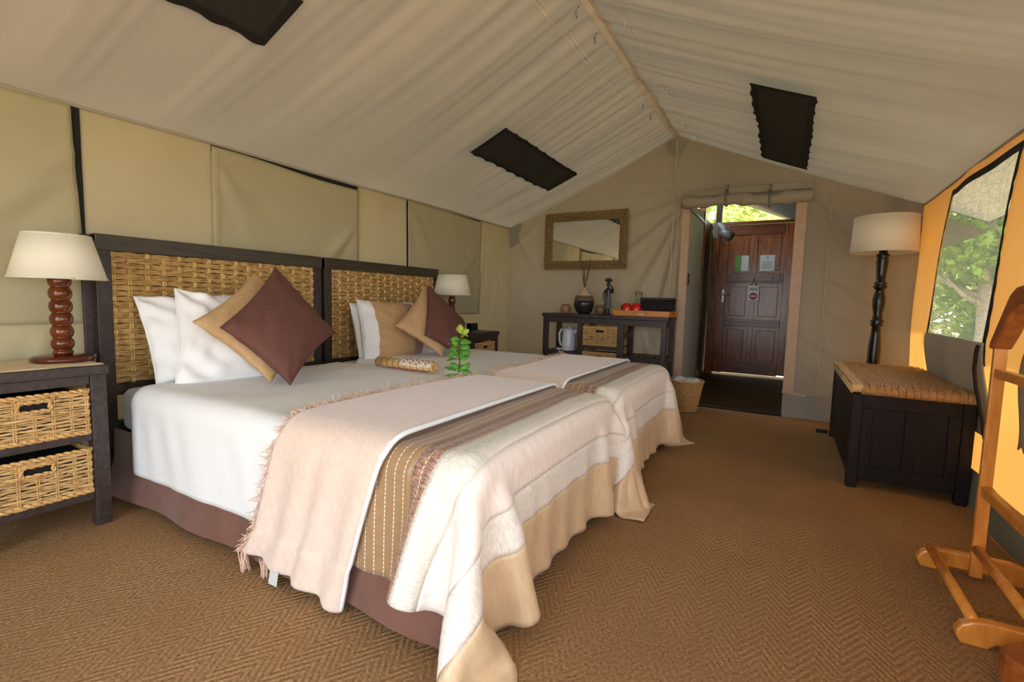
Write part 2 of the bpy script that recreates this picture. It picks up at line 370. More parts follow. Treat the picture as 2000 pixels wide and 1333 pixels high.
def vent(parent, side, y0, y1, u0, u1):
    v = roof_strip(parent, side, y0, y1, u0, u1, 'vent_mesh', 'mesh_vent', .013, 90, 12, .35)
    b = MB(); wu, wy = .018, .038
    for (a0, a1, c0, c1) in ((y0, y1, u0, u0+wu), (y0, y1, u1-wu, u1), (y0, y0+wy, u0, u1), (y1-wy, y1, u0, u1)):
        yy, uu = np.meshgrid(np.linspace(a0, a1, 90 if a1-a0 > .2 else 4), np.linspace(c0, c1, 3 if c1-c0 < .1 else 12), indexing='ij')
        uu = uu+.004*np.sin(yy*38)*((uu < u0+.001) | (uu > u1-.001))
        b.grid(roof_point(side, yy, uu, .017, .35))
    b.build('vent_border', 'black_tape', v, smooth=True, fix=False)
uL = lambda x: (x-XC)/(XL-XC)
uR = lambda x: (x-XC)/(XR-XC)
vent(ceil_l, -1, 3.11, 4.48, uL(-1.885), uL(-2.195)); vent(ceil_l, -1, -.02, 1.42, uL(-1.885), uL(-2.16))
vent(ceil_r, 1, 3.12, 4.69, uR(-.245), uR(.085)); vent(ceil_r, 1, -.1, 1.4, uR(-.245), uR(.085))
# ridge pole in its sleeve with rings
rp = MB().tube([(XC, YF, ZR+.012), (XC, YB, ZR+.012)], .018, 10).build('trim_1', 'canvas_roof', smooth=True); tag(rp, kind='structure')
for y in (2.62, 2.92, 4.05, 4.3):
    ring = [(XC-.07+.0*t, y+.012*math.cos(t), ZR-.062+.02*math.sin(t)) for t in np.linspace(0, 2*math.pi, 13)]
    MB().tube(ring, .0028, 5).tube([(XC-.055, y, ZR-.02), (XC-.07, y, ZR-.042)], .003, 5).build('hook_ring', 'steel', ceil_l, smooth=True)
# creased canvas walls
def creases(A, B, segs):
    d = np.zeros_like(A)
    for a0, b0, a1, b1, amp, wd in segs:
        L2 = (a1-a0)**2+(b1-b0)**2; t = ((A-a0)*(a1-a0)+(B-b0)*(b1-b0))/L2; tc = np.clip(t, 0, 1)
        r = np.hypot(A-a0-tc*(a1-a0), B-b0-tc*(b1-b0)); s = wd*(.45+.75*tc)
        d += amp*(np.exp(-(r/s)**2)-.45*np.exp(-((r-1.6*s)/s)**2))*np.sin(np.pi*np.clip(.12+.88*tc, 0, 1))**.5
    return d
def ztop(x): return np.where(x < XC, ZE+(ZR-ZE)*(x-XL)/(XC-XL), ZE+(ZR-ZE)*(XR-x)/(XR-XC))
OX0, OX1, OZ = -.885, .008, 1.945
back_c = [(-.92, 1.98, -1.75, 1.30, .022, .05), (-.93, 1.95, -1.42, .95, .026, .055), (-.95, 1.9, -1.2, .5, .02, .045), (-1.0, 1.75, -1.12, .9, .016, .04),
          (-.95, 2.02, -1.9, 1.72, .02, .05), (-1.0, 2.1, -2.1, 2.02, .014, .05), (-1.05, 2.2, -1.7, 2.2, .01, .05), (-2.85, 1.78, -2.55, 1.35, .016, .05),
          (-2.88, 1.6, -2.4, 2.0, .012, .04), (-2.8, 1.2, -2.5, .7, .01, .06), (.1, 2.0, .52, 1.62, .016, .045), (.08, 1.95, .4, 1.4, .014, .045), (.2, 1.75, .75, 1.5, .014, .05),
          (.25, 1.3, .8, .95, .014, .05), (.2, 1.05, .75, .7, .012, .05), (.12, .75, .62, .45, .012, .045), (.1, 2.05, .6, 1.95, .012, .04), (.15, .5, .5, .25, .012, .05), (-.9, 1.2, -1.3, .2, .012, .05),
          (-1.3, .7, -1.1, .1, .012, .05)]
def back_patch(mb, xs, z0, z1f, nz=70):
    X, T = np.meshgrid(xs, np.linspace(0, 1, nz), indexing='ij'); Z = z0+(z1f(X)+.03-z0)*T
    D = creases(X, Z, back_c)*np.minimum(1, np.abs(ztop(X)-Z)/.12)
    D += .008*np.sin(X*5+Z*3)+.005*np.sin(Z*7-X*4)
    mb.grid(np.stack([X, YB-D, Z], -1))
wb = MB(); back_patch(wb, np.linspace(XL-.01, OX0, 120), 0, ztop, 120); back_patch(wb, np.linspace(OX0, OX1, 50), OZ, ztop, 40); back_patch(wb, np.linspace(OX1, XR+.01, 60), 0, ztop, 120)
wall_back = wb.build('wall_back', 'canvas_back', smooth=True, fix=False); tag(wall_back, kind='structure')
def strip_back(name, pts, wid, mat, dy=.012, th=.004):
    b = MB(); b.bar((pts[0][0], YB-dy, pts[0][1]), (pts[1][0], YB-dy, pts[1][1]), wid, th, (0, 1, 0)); return b.build(name, mat, wall_back, bevel=.001)
strip_back('door_binding', ((-.925, .0), (-.925, 1.95)), .075, 'trim', .022)
strip_back('door_binding', ((.048, .21), (.048, 1.93)), .085, 'trim', .022)
strip_back('binding_foot', ((.0, .225), (.22, .205)), .02, 'trim', .03)
strip_back('canvas_seam', ((-1.045, .0), (-1.045, 2.6)), .016, 'flap_grey', .03); strip_back('canvas_seam', ((.27, .25), (.27, 2.05)), .008, 'flap_grey', .02)
strip_back('canvas_seam', ((-1.0, 1.0), (-1.0, 1.9)), .008, 'flap', .03)
bb = MB(); X, T = np.meshgrid(np.linspace(OX1+.005, .86, 30), np.linspace(0, .215, 8), indexing='ij')
bb.grid(np.stack([X, YB-.03-.012*np.sin(X*23+T*9)-.03*(1-T/.215), T+.002], -1)); bb.build('mud_flap', 'vinyl', wall_back, smooth=True, fix=False)
pt = MB()
pt.add([(.90, YB-.03, 1.84), (.90, YB-.03, 1.60), (.80, YB-.035, 1.70), (.62, YB-.035, 1.93)], [(0, 1, 2, 3)]); pt.build('corner_patch', 'vinyl', wall_back, fix=False)
MB().add([(-2.91, YB-.03, 1.84), (-2.91, YB-.03, 1.60), (-2.82, YB-.03, 1.66), (-2.76, YB-.03, 1.91)], [(0, 1, 2, 3)]).build('corner_patch', 'vinyl', wall_back, fix=False)
MB().add([(XC, YB-.03, 2.62), (XC-.1, YB-.03, 2.57), (XC-.05, YB-.03, 2.46), (XC+.05, YB-.03, 2.46), (XC+.1, YB-.03, 2.57)], [(0, 1, 2, 3, 4)]).build('ridge_patch', 'vinyl', wall_back, fix=False)
# rolled up door flap with two straps
ro = []; 
for i, x in enumerate(np.linspace(-.955, .125, 46)):
    ro.append((x, YB-.075+.01*math.sin(x*9), 1.985-.03*(x+.955)+.012*math.sin(x*11+1)))
rr = [.052*(1+.13*math.sin(i*.9)+.1*math.sin(i*.37)) for i in range(46)]
MB().tube(ro, rr, 16).build('rolled_door_flap', 'canvas_back', wall_back, smooth=True)
MB().box(-.945, .13, YB-.045, YB-.03, 2.03, 2.095).build('flap_heading', 'canvas_back', wall_back, bevel=.004)
for x in (-.565, -.205):
    zc = 1.985-.03*(x+.955)+.012*math.sin(x*11+1)
    lp = [(x, YB-.075+.068*math.cos(t), zc+.066*math.sin(t)) for t in np.linspace(0, 2*math.pi, 17)]
    st = MB().tube(lp, .012, 6, flat=.3).box(x-.013, x+.013, YB-.05, YB-.03, zc+.05, zc+.14).build('strap', 'mud', wall_back, smooth=True)
    MB().tube([(x, YB-.06, zc+.13), (x, YB-.10, zc+.125), (x, YB-.10, zc+.085), (x, YB-.07, zc+.08)], .006, 6).build('buckle', 'steel', st, smooth=True)
# left wall
def wall_left_pt(Y, Z): return XL+.010*np.sin(Y*2.1+.5)*np.sin(np.pi*Z/ZE)+creases(Y, Z, left_c)
left_c = [(.98, 1.62, .55, 1.2, .012, .06), (.9, 1.7, .3, 1.6, .008, .06), (2.6, 1.45, 2.35, 1.2, .012, .05), (1.65, 1.7, 2.0, 1.3, .008, .06), (3.3, 1.75, 3.6, 1.3, .01, .05), (4.5, 1.5, 4.3, .9, .01, .06), (4.8, 1.2, 4.6, .6, .008, .05),
          (.3, .8, .2, .35, .014, .05), (.6, .8, .55, .3, .014, .05), (.85, .8, .8, .35, .012, .05)]
Y, Z = np.meshgrid(np.linspace(YF, YB+.01, 260), np.linspace(0, ZE+.005, 70), indexing='ij')
wall_left = MB().grid(np.stack([wall_left_pt(Y, Z), Y, Z], -1)).build('wall_left', 'canvas_left', smooth=True, fix=False); tag(wall_left, kind='structure')
for n, (y0, y1, gap) in enumerate(((-.12, 1.0, 'r'), (1.605, 2.69, 't'), (3.24, 4.385, 'l'))):
    wn = empty('window_%d' % (n+4), (XL, (y0+y1)/2, .83), kind='structure')
    b = MB()
    for a in (((y1-.03, y1+.016, 1.15, 1.835),), ((y0, y1, 1.79, 1.834),), ((y0-.006, y0+.02, 1.0, 1.826), (y1-.02, y1+.004, .95, 1.7), (y0, y1, 1.80, 1.826)))[n]:
        yy, zz = np.meshgrid(np.linspace(a[0], a[1], 2 if a[1]-a[0] < .1 else 40), np.linspace(a[2], a[3], 2 if a[3]-a[2] < .1 else 30), indexing='ij')
        b.grid(np.stack([wall_left_pt(yy, zz)+.008, yy, zz], -1))
    wbuild(b, 'window_tape', 'black_tape', wn, fix=False)
    yy, zz = np.meshgrid(np.linspace(y0, y1, 60), np.linspace(0, 1, 40), indexing='ij')
    top = {'r': 1.832, 't': 1.832-.03*smoothstep(y0+.12, y1-.25, yy)-.006, 'l': 1.829-.015*smoothstep(y0+.1, y1, yy)}[gap]
    Zz = .835+(top-.835)*zz; Yy = yy+({'r': -.0, 't': 0, 'l': .006}[gap])
    if gap == 'r': Yy = yy-.018*smoothstep(.3, 1.0, zz)*(yy > y1-.03)
    F = wall_left_pt(Yy, Zz)+.018+.010*np.sin(np.pi*(yy-y0)/(y1-y0))*np.sin(np.pi*zz)+creases(Yy, Zz, [(y1-.05, 1.5, y1-.35, 1.25, .010, .05), (y0+.05, 1.7, y0+.3, 1.2, .008, .05)])
    fo = wbuild(MB().grid(np.stack([F, Yy, Zz], -1)), 'window_flap', 'flap', wn, smooth=True, fix=False)
    md = fo.modifiers.new('s', 'SOLIDIFY'); md.thickness = .004
    h = MB()
    for yh in (y0+.03, y1-.03):
        zz2 = np.linspace(.85, 1.8, 30); yv = np.full(30, yh)
        xx = wall_left_pt(yv, zz2)+.03+.010*np.sin(np.pi*(yv-y0)/(y1-y0))*np.sin(np.pi*(zz2-.835)/1.0)
        h.tube(list(zip(xx-.006, yv, zz2)), .0016, 4)
    wbuild(h, 'hem_stitch', 'flap_grey', fo if False else wn, fix=False)
# eave piping along both side walls
for nm, x in (('trim_2', XL+.012), ('trim_3', XR-.012)):
    tag(MB().tube([(x, y, ZE-.004-.004*math.sin(y*3)) for y in np.linspace(YF, YB-.02, 60)], .008, 6).build(nm, 'canvas_roof', smooth=True), kind='structure')
# right wall with three windows, two of them screened, flaps hanging below them
WIN = ((-.12, 1.0), (1.50, 2.62), (3.13, 4.21)); WZ0, WZ1 = .84, 1.765
def wr_x(Y, Z):
    Y = np.asarray(Y, float); Z = np.asarray(Z, float); fade = 1-.85*smoothstep(4.25, 4.7, Y)
    b = np.where(Z > .84, .055*(ZE-Z), .055-.052*smoothstep(.84, .45, Z))
    return .893-b*fade-.005*fade+.006*np.sin(Y*6+Z*4)*fade+.004*np.sin(Y*11-Z*7)
rw = MB(); ys = [YF]+[v for w_ in WIN for v in w_]+[YB+.01]
def rpatch(y0, y1, z0, z1, ny, nz):
    Y, Z = np.meshgrid(np.linspace(y0, y1, ny), np.linspace(z0, z1, nz), indexing='ij'); rw.grid(np.stack([wr_x(Y, Z), Y, Z], -1), True)
ys0 = ys
for i in range(len(ys)-1):
    n = max(6, int((ys[i+1]-ys[i])/.06))
    if i == 0: rpatch(YF, -1.45, 0.0, ZE+.005, 4, 40); rpatch(-1.45, -.28, 1.72, ZE+.005, 12, 4); rpatch(-.28, ys[1], 0.0, ZE+.005, 4, 40)  # unseen side opening, added so daylight reaches the bed foot
    elif i % 2 == 0: rpatch(ys[i], ys[i+1], 0.0, ZE+.005, n, 40)
    else: rpatch(ys[i], ys[i+1], 0.0, WZ0, n, 18); rpatch(ys[i], ys[i+1], WZ1, ZE+.005, n, 4)
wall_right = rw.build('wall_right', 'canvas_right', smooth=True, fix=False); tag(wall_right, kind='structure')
Y, Z = np.meshgrid(np.linspace(-.26, YB, 120), np.linspace(0, .19, 6), indexing='ij')
MB().grid(np.stack([wr_x(Y, Z)-.010-.012*(1-Z/.19)*(1+.5*np.sin(Y*9)), Y, Z+.002], -1)).build('mud_wall', 'mud', wall_right, smooth=True, fix=False)
for n, (y0, y1) in enumerate(WIN):
    wn = empty('window_%d' % (n+1), (XR, (y0+y1)/2, WZ0), kind='structure')
    Y, Z = np.meshgrid(np.linspace(y0, y1, 40), np.linspace(WZ0-.01, WZ1, 40), indexing='ij')
    if n: wbuild(MB().grid(np.stack([wr_x(Y, Z)-.003, Y, Z], -1)), 'insect_screen', 'screen', wn, smooth=True, fix=False)  # unseen first window left without a screen to let in more light
    b = MB()
    for (a0, a1, c0, c1) in ((y0-.03, y0+.012, WZ0-.1, WZ1+.02), (y1-.012, y1+.022, WZ0-.02, WZ1), (y0-.03, y1+.02, WZ1-.022, WZ1+.02)):
        Y, Z = np.meshgrid(np.linspace(a0, a1, 3 if a1-a0 < .1 else 30), np.linspace(c0, c1, 3 if c1-c0 < .1 else 60), indexing='ij')
        Yj = Y+.004*np.sin(Z*60)*(Y < a0+.001)
        b.grid(np.stack([wr_x(Y, Z)-.007, Yj, Z], -1))
    wbuild(b, 'window_tape', 'black_tape', wn, fix=False)
    Y, T = np.meshgrid(np.linspace(y0-.012, y1+.03, 40), np.linspace(0, 1, 24), indexing='ij')
    drop = .47 if n == 2 else .50
    rc = .10*np.clip(1-np.abs(Y-y0-.0)/.12, 0, 1)+.10*np.clip(1-np.abs(Y-y1)/.12, 0, 1) if n == 1 else 0
    Zf = WZ0+.012-(drop-rc)*T
    Yf2 = Y+(0.12*T*(Y > (y0+y1)/2)*((Y-(y0+y1)/2)/(y1-y0))*2 if n == 1 else .02*T)
    fx = wr_x(Y, Zf)-.010-.008*np.sin(np.pi*T)*(.6+.4*np.sin(Y*7+n))
    fo = wbuild(MB().grid(np.stack([fx, Yf2, Zf], -1)), 'hanging_flap', 'flap_grey', wn, smooth=True, fix=False)
    fo.modifiers.new('s', 'SOLIDIFY').thickness = .006
    tz = np.linspace(WZ0, WZ0-drop+.02, 24)
    if n == 2:
        xx = wr_x(np.full(24, y0-.02), tz)-.03-.02*np.sin(np.pi*np.linspace(0, 1, 24))
        wbuild(MB().tube([(a, y0-.02+.004*math.sin(i*1.3), c) for i, (a, c) in enumerate(zip(xx, tz))], .008, 6), 'flap_tape', 'black_tape', wn, smooth=True)
# front wall behind the camera, its unseen entrance sized for daylight
fw_ = MB()
for (x0, x1, z0f, nn) in ((XL, -1.8, 0, 6), (-1.8, .2, 1.9, 20), (.2, XR, 0, 6)):
    X, T = np.meshgrid(np.linspace(x0, x1, nn), np.linspace(0, 1, 14), indexing='ij'); Zt = ztop(X)
    fw_.grid(np.stack([X, np.full_like(X, YF), z0f+(Zt-z0f)*T], -1))
tag(fw_.build('wall_front', 'canvas_back', smooth=True, fix=False), kind='structure')
# flysheet shading the tent and the entrance hall
fy = MB()
for (y0, y1, dz, ov) in ((-2.3, 5.3, .10, .45),):
    sl = (ZR-ZE)/(XC-XL)
    for xe in (XL-ov, XR+ov):
        ze = ZR+dz-sl*abs(xe-XC)
        fy.add([(XC, y0, ZR+dz+.02), (XC, y1, ZR+dz+.02), (xe, y1, ze+.02), (xe, y0, ze+.02)], [(0, 1, 2, 3)])
fo = fy.build('ceiling_flysheet', 'fly', fix=False); tag(fo, kind='structure'); fo.modifiers.new('s', 'SOLIDIFY').thickness = .004
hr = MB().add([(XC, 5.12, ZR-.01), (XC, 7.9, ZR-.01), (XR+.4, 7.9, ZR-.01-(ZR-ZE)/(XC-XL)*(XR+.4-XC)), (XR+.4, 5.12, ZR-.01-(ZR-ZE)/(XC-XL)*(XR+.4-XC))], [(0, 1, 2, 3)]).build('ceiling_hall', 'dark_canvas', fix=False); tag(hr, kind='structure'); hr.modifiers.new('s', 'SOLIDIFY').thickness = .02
# ------------------------------------------------------------------ entrance hall beyond the opening
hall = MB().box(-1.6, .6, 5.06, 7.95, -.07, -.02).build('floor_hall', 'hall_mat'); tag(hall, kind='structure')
tag(MB().box(-.89, .01, 4.99, 5.075, -.015, .012).build('trim_4', 'subfloor', bevel=.003), kind='structure')
wh = MB().prism([(5.15, -.02), (6.45, -.02), (6.45, 2.16), (5.15, 2.0)], 'x', -1.03, -.97).build('wall_hall', 'white_wall', bevel=.004); tag(wh, kind='structure')
MB().box(-1.03, -.955, 6.45, 6.52, -.02, 2.2).build('corner_post', 'door_wood', wh, bevel=.003)
MB().box(-1.05, -.96, 5.15, 6.5, 2.0, 2.03).build('cap_rail', 'green_wood', wh, bevel=.002)
MB().box(-.97, -.955, 5.50, 5.58, 1.21, 1.33).build('switch_box', 'brown_box', wh, bevel=.004)
MB().tube([(-.962, 5.52, 1.95), (-.96, 5.53, 1.75), (-.962, 5.55, 1.62)], .004, 6).build('pull_cord', 'thread', wh, smooth=True)
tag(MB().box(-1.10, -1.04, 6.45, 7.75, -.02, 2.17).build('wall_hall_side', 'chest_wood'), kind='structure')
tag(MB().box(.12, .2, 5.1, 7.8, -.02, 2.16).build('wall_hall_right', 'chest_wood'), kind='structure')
pole = MB().tube([(-.80, 6.0, -.02), (-.80, 6.0, 2.55)], .03, 10).build('trim_5', 'chest_wood', smooth=True)
bpy.data.objects.remove(pole)
tag(MB().box(-.83, -.765, 6.42, 6.48, 1.93, 2.5).build('trim_5', 'green_wood', bevel=.003), kind='structure')
door = empty('door_1', (-.46, 7.7, 0), kind='structure')
def dpart(name, x0, x1, z0, z1, mat, y0=7.68, y1=7.72, parent=door, bevel=.004):
    b = MB().box(x0, x1, y0, y1, z0, z1); return wbuild(b, name, mat, parent, bevel=bevel)
dpart('door_stile', -.925, -.80, .012, 2.14, 'door_wood'); dpart('door_stile', -.085, .04, .03, 2.14, 'door_wood'); dpart('centre_stile', -.485, -.42, .14, 2.0, 'door_wood', 7.684)
for z0, z1 in ((.015, .17), (.70, .80), (1.32, 1.45), (2.0, 2.14)): dpart('door_rail', -.80, -.085, z0, z1, 'door_rail', 7.682)
for x0, x1 in ((-.80, -.485), (-.42, -.085)):
    for z0, z1 in ((.17, .70), (.80, 1.32), (1.45, 2.0)):
        dpart('door_panel', x0, x1, z0, z1, 'door_wood', 7.70, 7.712, bevel=0)
        dpart('raised_field', x0+.05, x1-.05, z0+.05, z1-.05, 'door_wood', 7.690, 7.702, bevel=.008)
dpart('batten', -.80, -.09, .765, .80, 'door_rail', 7.660, 7.684)
hb_ = dpart('hook_board', -.745, -.125, 1.345, 1.46, 'door_rail', 7.655, 7.684)
for x in (-.655, -.44, -.21):
    h = MB().tube([(x+.46, -.045, 1.41), (x+.46, -.075, 1.40), (x+.46, -.085, 1.385), (x+.46, -.075, 1.37), (x+.46, -.07, 1.375)], .006, 6); h.v = [(a-0, b_-0, c_) for a, b_, c_ in h.v]
    o = h.build('coat_hook', 'brass', door, smooth=True)
hd = MB().box(-.85+.46, -.82+.46, -.035, -.02, 1.04, 1.22).build('handle_plate', 'steel', door, bevel=.003)
MB().tube([(-.835+.46, -.035, 1.15), (-.835+.46, -.07, 1.15), (-.75+.46, -.072, 1.15)], .009, 8).build('door_handle', 'steel', door, smooth=True)
tag(MB().box(-1.03, -.918, 7.62, 7.74, -.02, 2.17).build('trim_6', 'door_wood', bevel=.004), kind='structure')
tag(MB().box(.035, .14, 7.64, 7.74, -.02, 2.17).build('trim_8', 'door_wood', bevel=.004), kind='structure')
tag(MB().box(-1.05, .12, 7.64, 7.74, 2.145, 2.185).build('trim_7', 'door_rail', bevel=.004), kind='structure')
for i, (x0, x1, lb) in enumerate(((-.70, -.525, 'plastic-sleeved notice with a green left half pinned high on the wooden door'), (-.385, -.20, 'plastic-sleeved white notice with grey print pinned high on the wooden door'))):
    r = empty('door_notice', ((x0+x1)/2, 7.688, 1.47), lb, 'notice', 'notices on the door')
    wbuild(MB().box(x0, x1, 7.6845, 7.6885, 1.49, 1.71), 'sheet', 'paper', r)
    if i == 0: wbuild(MB().box(x0, x0+.08, 7.683, 7.6846, 1.49, 1.71), 'green_half', 'leaf', r)
    else:
        b = MB()
        for z in (1.53, 1.555, 1.58, 1.61): b.box(x0+.03, x1-.03, 7.683, 7.6846, z, z+.008)
        b.box(x0+.08, x0+.105, 7.683, 7.6846, 1.67, 1.69); wbuild(b, 'print_lines', 'print', r)
r = empty('hanging_sign', (-.435, 7.60, 1.06), 'white hanging door sign with a red no-entry disc', 'sign')
wbuild(MB().box(-.505, -.365, 7.612, 7.618, 1.07, 1.28), 'sign_card', 'paper', r, bevel=.003)
wbuild(MB().tube([(-.47, 7.615, 1.28), (-.44, 7.62, 1.37), (-.40, 7.615, 1.28)], .004, 5), 'hanger_loop', 'chest_wood', r)
b = MB(); b.prism([(-.435+.052*math.cos(t), 1.135+.052*math.sin(t)) for t in np.linspace(0, 2*math.pi, 25)[:-1]], 'y', 7.608, 7.6125); wbuild(b, 'red_disc', 'sign_red', r)
wbuild(MB().box(-.472, -.398, 7.605, 7.6085, 1.126, 1.144), 'white_bar', 'paper', r)
wbuild(MB().box(-.485, -.385, 7.609, 7.6125, 1.24, 1.252).box(-.485, -.385, 7.609, 7.6125, 1.215, 1.227), 'print_lines', 'print', r)
r = empty('spotlight', (-.80, 6.40, 1.93), 'grey twin spotlight fixed to the post above the hall panel', 'lamp')
wbuild(MB().box(-.845, -.79, 6.36, 6.42, 1.80, 1.99), 'mount_plate', 'grey_paint', r, bevel=.006)
wbuild(MB().box(-.846, -.836, 6.35, 6.362, 1.84, 1.9), 'bulb_lens', 'paper', r)
wbuild(MB().tube([(-.79, 6.37, 1.97), (-.72, 6.34, 1.90), (-.70, 6.33, 1.86)], [.03, .035, .05], 12), 'lamp_arm', 'grey_paint', r, smooth=True)
wbuild(MB().tube([(-.74, 6.33, 1.87), (-.64, 6.28, 1.80)], [.045, .06], 14), 'lamp_head', 'grey_paint', r, smooth=True)
wbuild(MB().tube([(-.83, 6.4, 1.99), (-.86, 6.4, 2.06), (-.89, 6.42, 2.08)], .004, 5), 'cable', 'black_tape', r, smooth=True)
# ------------------------------------------------------------------ outdoors
tag(MB().box(-30, 40, -30, 45, -.5, -.3).build('ground', 'soil'), kind='structure')
tag(MB().box(-3.3, 1.3, -5.5, -1.76, -.09, -.04).build('floor_deck', 'deck'), kind='structure')
def tree(name, loc, h, rx, rz, nleaf, mat, label, trunk_h, seed, lsz=.11):
    rg = np.random.default_rng(seed); r = empty(name, loc, label, 'bush' if 'bush' in name else 'tree', 'trees around the tent')
    tb = MB()
    tb.tube([(0, 0, -.1), (.04, .03, trunk_h*.5), (-.03, 0, trunk_h), (.05, .05, h*.8)], [.13, .10, .08, .03], 9)
    for k in range(7):
        a = rg.uniform(0, 6.28); z = rg.uniform(trunk_h*.6, h*.7); L = rx*rg.uniform(.5, .9)
        tb.tube([(0, 0, z), (L*.5*math.cos(a), L*.5*math.sin(a), z+.25*L), (L*math.cos(a), L*math.sin(a), z+.7*L)], [.05, .035, .012], 6)
    tb.build('trunk', 'bark', r, smooth=True)
    nc = 60; cc = rg.normal(size=(nc, 3)); cc /= np.linalg.norm(cc, axis=1)[:, None]; cc *= rg.uniform(.4, 1, (nc, 1))**.5; cc *= (rx, rx, rz); cc[:, 2] += h-rz
    P = cc[rg.integers(0, nc, nleaf)]+rg.normal(size=(nleaf, 3))*rx*.16
    d1 = rg.normal(size=(nleaf, 3)); d1 /= np.linalg.norm(d1, axis=1)[:, None]; d2 = np.cross(d1, rg.normal(size=(nleaf, 3))); d2 /= np.linalg.norm(d2, axis=1)[:, None]
    s = lsz*rg.uniform(.6, 1.3, (nleaf, 1)); V = np.stack([P-d1*s, P+d2*s*.4, P+d1*s, P-d2*s*.4], 1).reshape(-1, 3)
    me = bpy.data.meshes.new('crown'); me.from_pydata(V.tolist(), [], [(4*i, 4*i+1, 4*i+2, 4*i+3) for i in range(nleaf)]); me.materials.append(M[mat])
    o = bpy.data.objects.new('crown', me); C.objects.link(o); o.parent = r; o['kind'] = 'stuff'
tree('leafy_tree', (2.75, 10.6, -.3), 4.6, 1.05, 1.5, 6000, 'foliage', 'green tree with a pale trunk outside the screen window above the chest', 2.0, 3)
tree('leafy_tree', (4.6, 16.6, -.3), 6.0, 2.4, 2.7, 12000, 'foliage_b', 'wide pale tree behind the pale-trunked tree outside the screen window', 1.0, 4)
tree('leafy_bush', (3.75, 12.3, -.3), 2.1, .85, 1.05, 4500, 'foliage', 'low green bush beside the pale-trunked tree outside the screen window', .5, 5)
tree('leafy_tree', (-1.2, 13.0, -.3), 5.4, 1.9, 2.5, 12000, 'foliage_b', 'pale sunlit tree showing above the wooden door', 1.2, 6)
# ------------------------------------------------------------------ weaving
def weave_rows(L, H, rows, cols, nf, rad, depth, rg, hole=None, spp=4):
    """list of rows; each row is a list of fibre polylines in (a, b, c) = along, up, outward"""
    out = []; rh = H/rows; pitch = L/cols
    for j in range(rows):
        fs = []
        for k in range(nf):
            b0 = (j+.5)*rh+((k+.5)/nf-.5)*rh*.92; a0 = 0; n = cols*spp+1; pts = []
            ph = rg.uniform(0, 6)
            for i in range(n):
                a = L*i/(n-1); sgn = 1 if j % 2 == 0 else -1
                c = sgn*depth*math.cos(math.pi*a/pitch)+rg.normal()*rad*.3
                pinch = 1-.22*(1-abs(math.cos(math.pi*a/pitch)))*1.0
                b = (j+.5)*rh+(b0-(j+.5)*rh)*pinch+rg.normal()*rad*.25+.0012*math.sin(a*9+ph)
                pts.append((a, b, c))
            if hole:
                h0, h1, g0, g1 = hole
                if g0 < b0 < g1:
                    A = [p for p in pts if p[0] <= h0]; B = [p for p in pts if p[0] >= h1]
                    for q in (A, B):
                        if len(q) > 1: fs.append(q)
                    continue
            fs.append(pts)
        out.append(fs)
    return out
def place(pts, o, ea, eb, ec): 
    o = Vector(o); ea = Vector(ea); eb = Vector(eb); ec = Vector(ec)
    return [o+ea*p[0]+eb*p[1]+ec*p[2] for p in pts]
# ------------------------------------------------------------------ headboards
def headboard(loc, label):
    # local: x 0 = back, towards the bed +x; y along the headboard
    W, Zt, Zb = 1.265, 1.25, .50; T = .045
    r = empty('headboard', loc, label, 'headboard', 'woven headboards behind the beds')
    MB().box(0, T, 0, .062, 0, Zt).build('post', 'dark_wood', r, bevel=.003); MB().box(0, T, W-.062, W, 0, Zt).build('post', 'dark_wood', r, bevel=.003)
    MB().box(-.004, T+.006, .0, W, Zt-.068, Zt+.008).build('top_rail', 'green_wood', r, bevel=.003)
    MB().box(.002, T-.002, .062, W-.062, Zb-.02, Zb+.035).build('bottom_rail', 'dark_wood', r, bevel=.003)
    MB().box(.002, T-.002, .062, W-.062, .28, .35).build('lower_rail', 'dark_wood', r, bevel=.003)
    MB().box(-.02, -.002, -.035, .035, 0, Zt+.004).build('back_stile', 'dark_wood', r, bevel=.003)
    MB().box(.008, .014, .06, W-.06, Zb, Zt-.05).build('backing_board', 'weave_back', r)
    for y in (.12, .45, .85): MB().lathe([(.005, 0), (.004, .002), (.001, .003)], (0, 0, 0), 8).build('screw_cap', 'dark_wood', r).matrix_local = Matrix.Translation((T+.006, y, Zt-.03)) @ Matrix.Rotation(math.pi/2, 4, 'Y')
    rg = np.random.default_rng(11); L = W-.124; H = Zt-.068-Zb-.035
    o = (.026, .062, Zb+.035)
    for row in weave_rows(L, H, 24, 15, 6, .0036, .0062, rg):
        b = MB()
        for f in row: b.tube(place(f, o, (0, 1, 0), (0, 0, 1), (1, 0, 0)), .0040, 5, cap=False)
        b.build('woven_strand', 'seagrass', r, smooth=True, fix=False)
    pitch = L/15
    for c in range(16):
        b = MB()
        for dy in (-.005, .005):
            pts = [(.026-.0075*math.cos(math.pi*(c+k/4*1.0-.5))*1.0 if False else .026+(-1 if (c % 2 == 0) else 1)*.0145*math.cos(math.pi*(k/4-.5)), .062+min(max(c*pitch, .008), L-.008)+dy, Zb+.035+H/24*k/4) for k in range(24*4+1)]
            b.tube(pts, .0042, 5, cap=False)
        b.build('weaving_stake', 'seagrass_stake', r, smooth=True, fix=False)
    return r
headboard((-2.875, 1.02, 0), 'dark-framed woven seagrass headboard beside the large table lamp')
headboard((-2.875, 2.312, 0), 'dark-framed woven seagrass headboard beside the small table lamp')
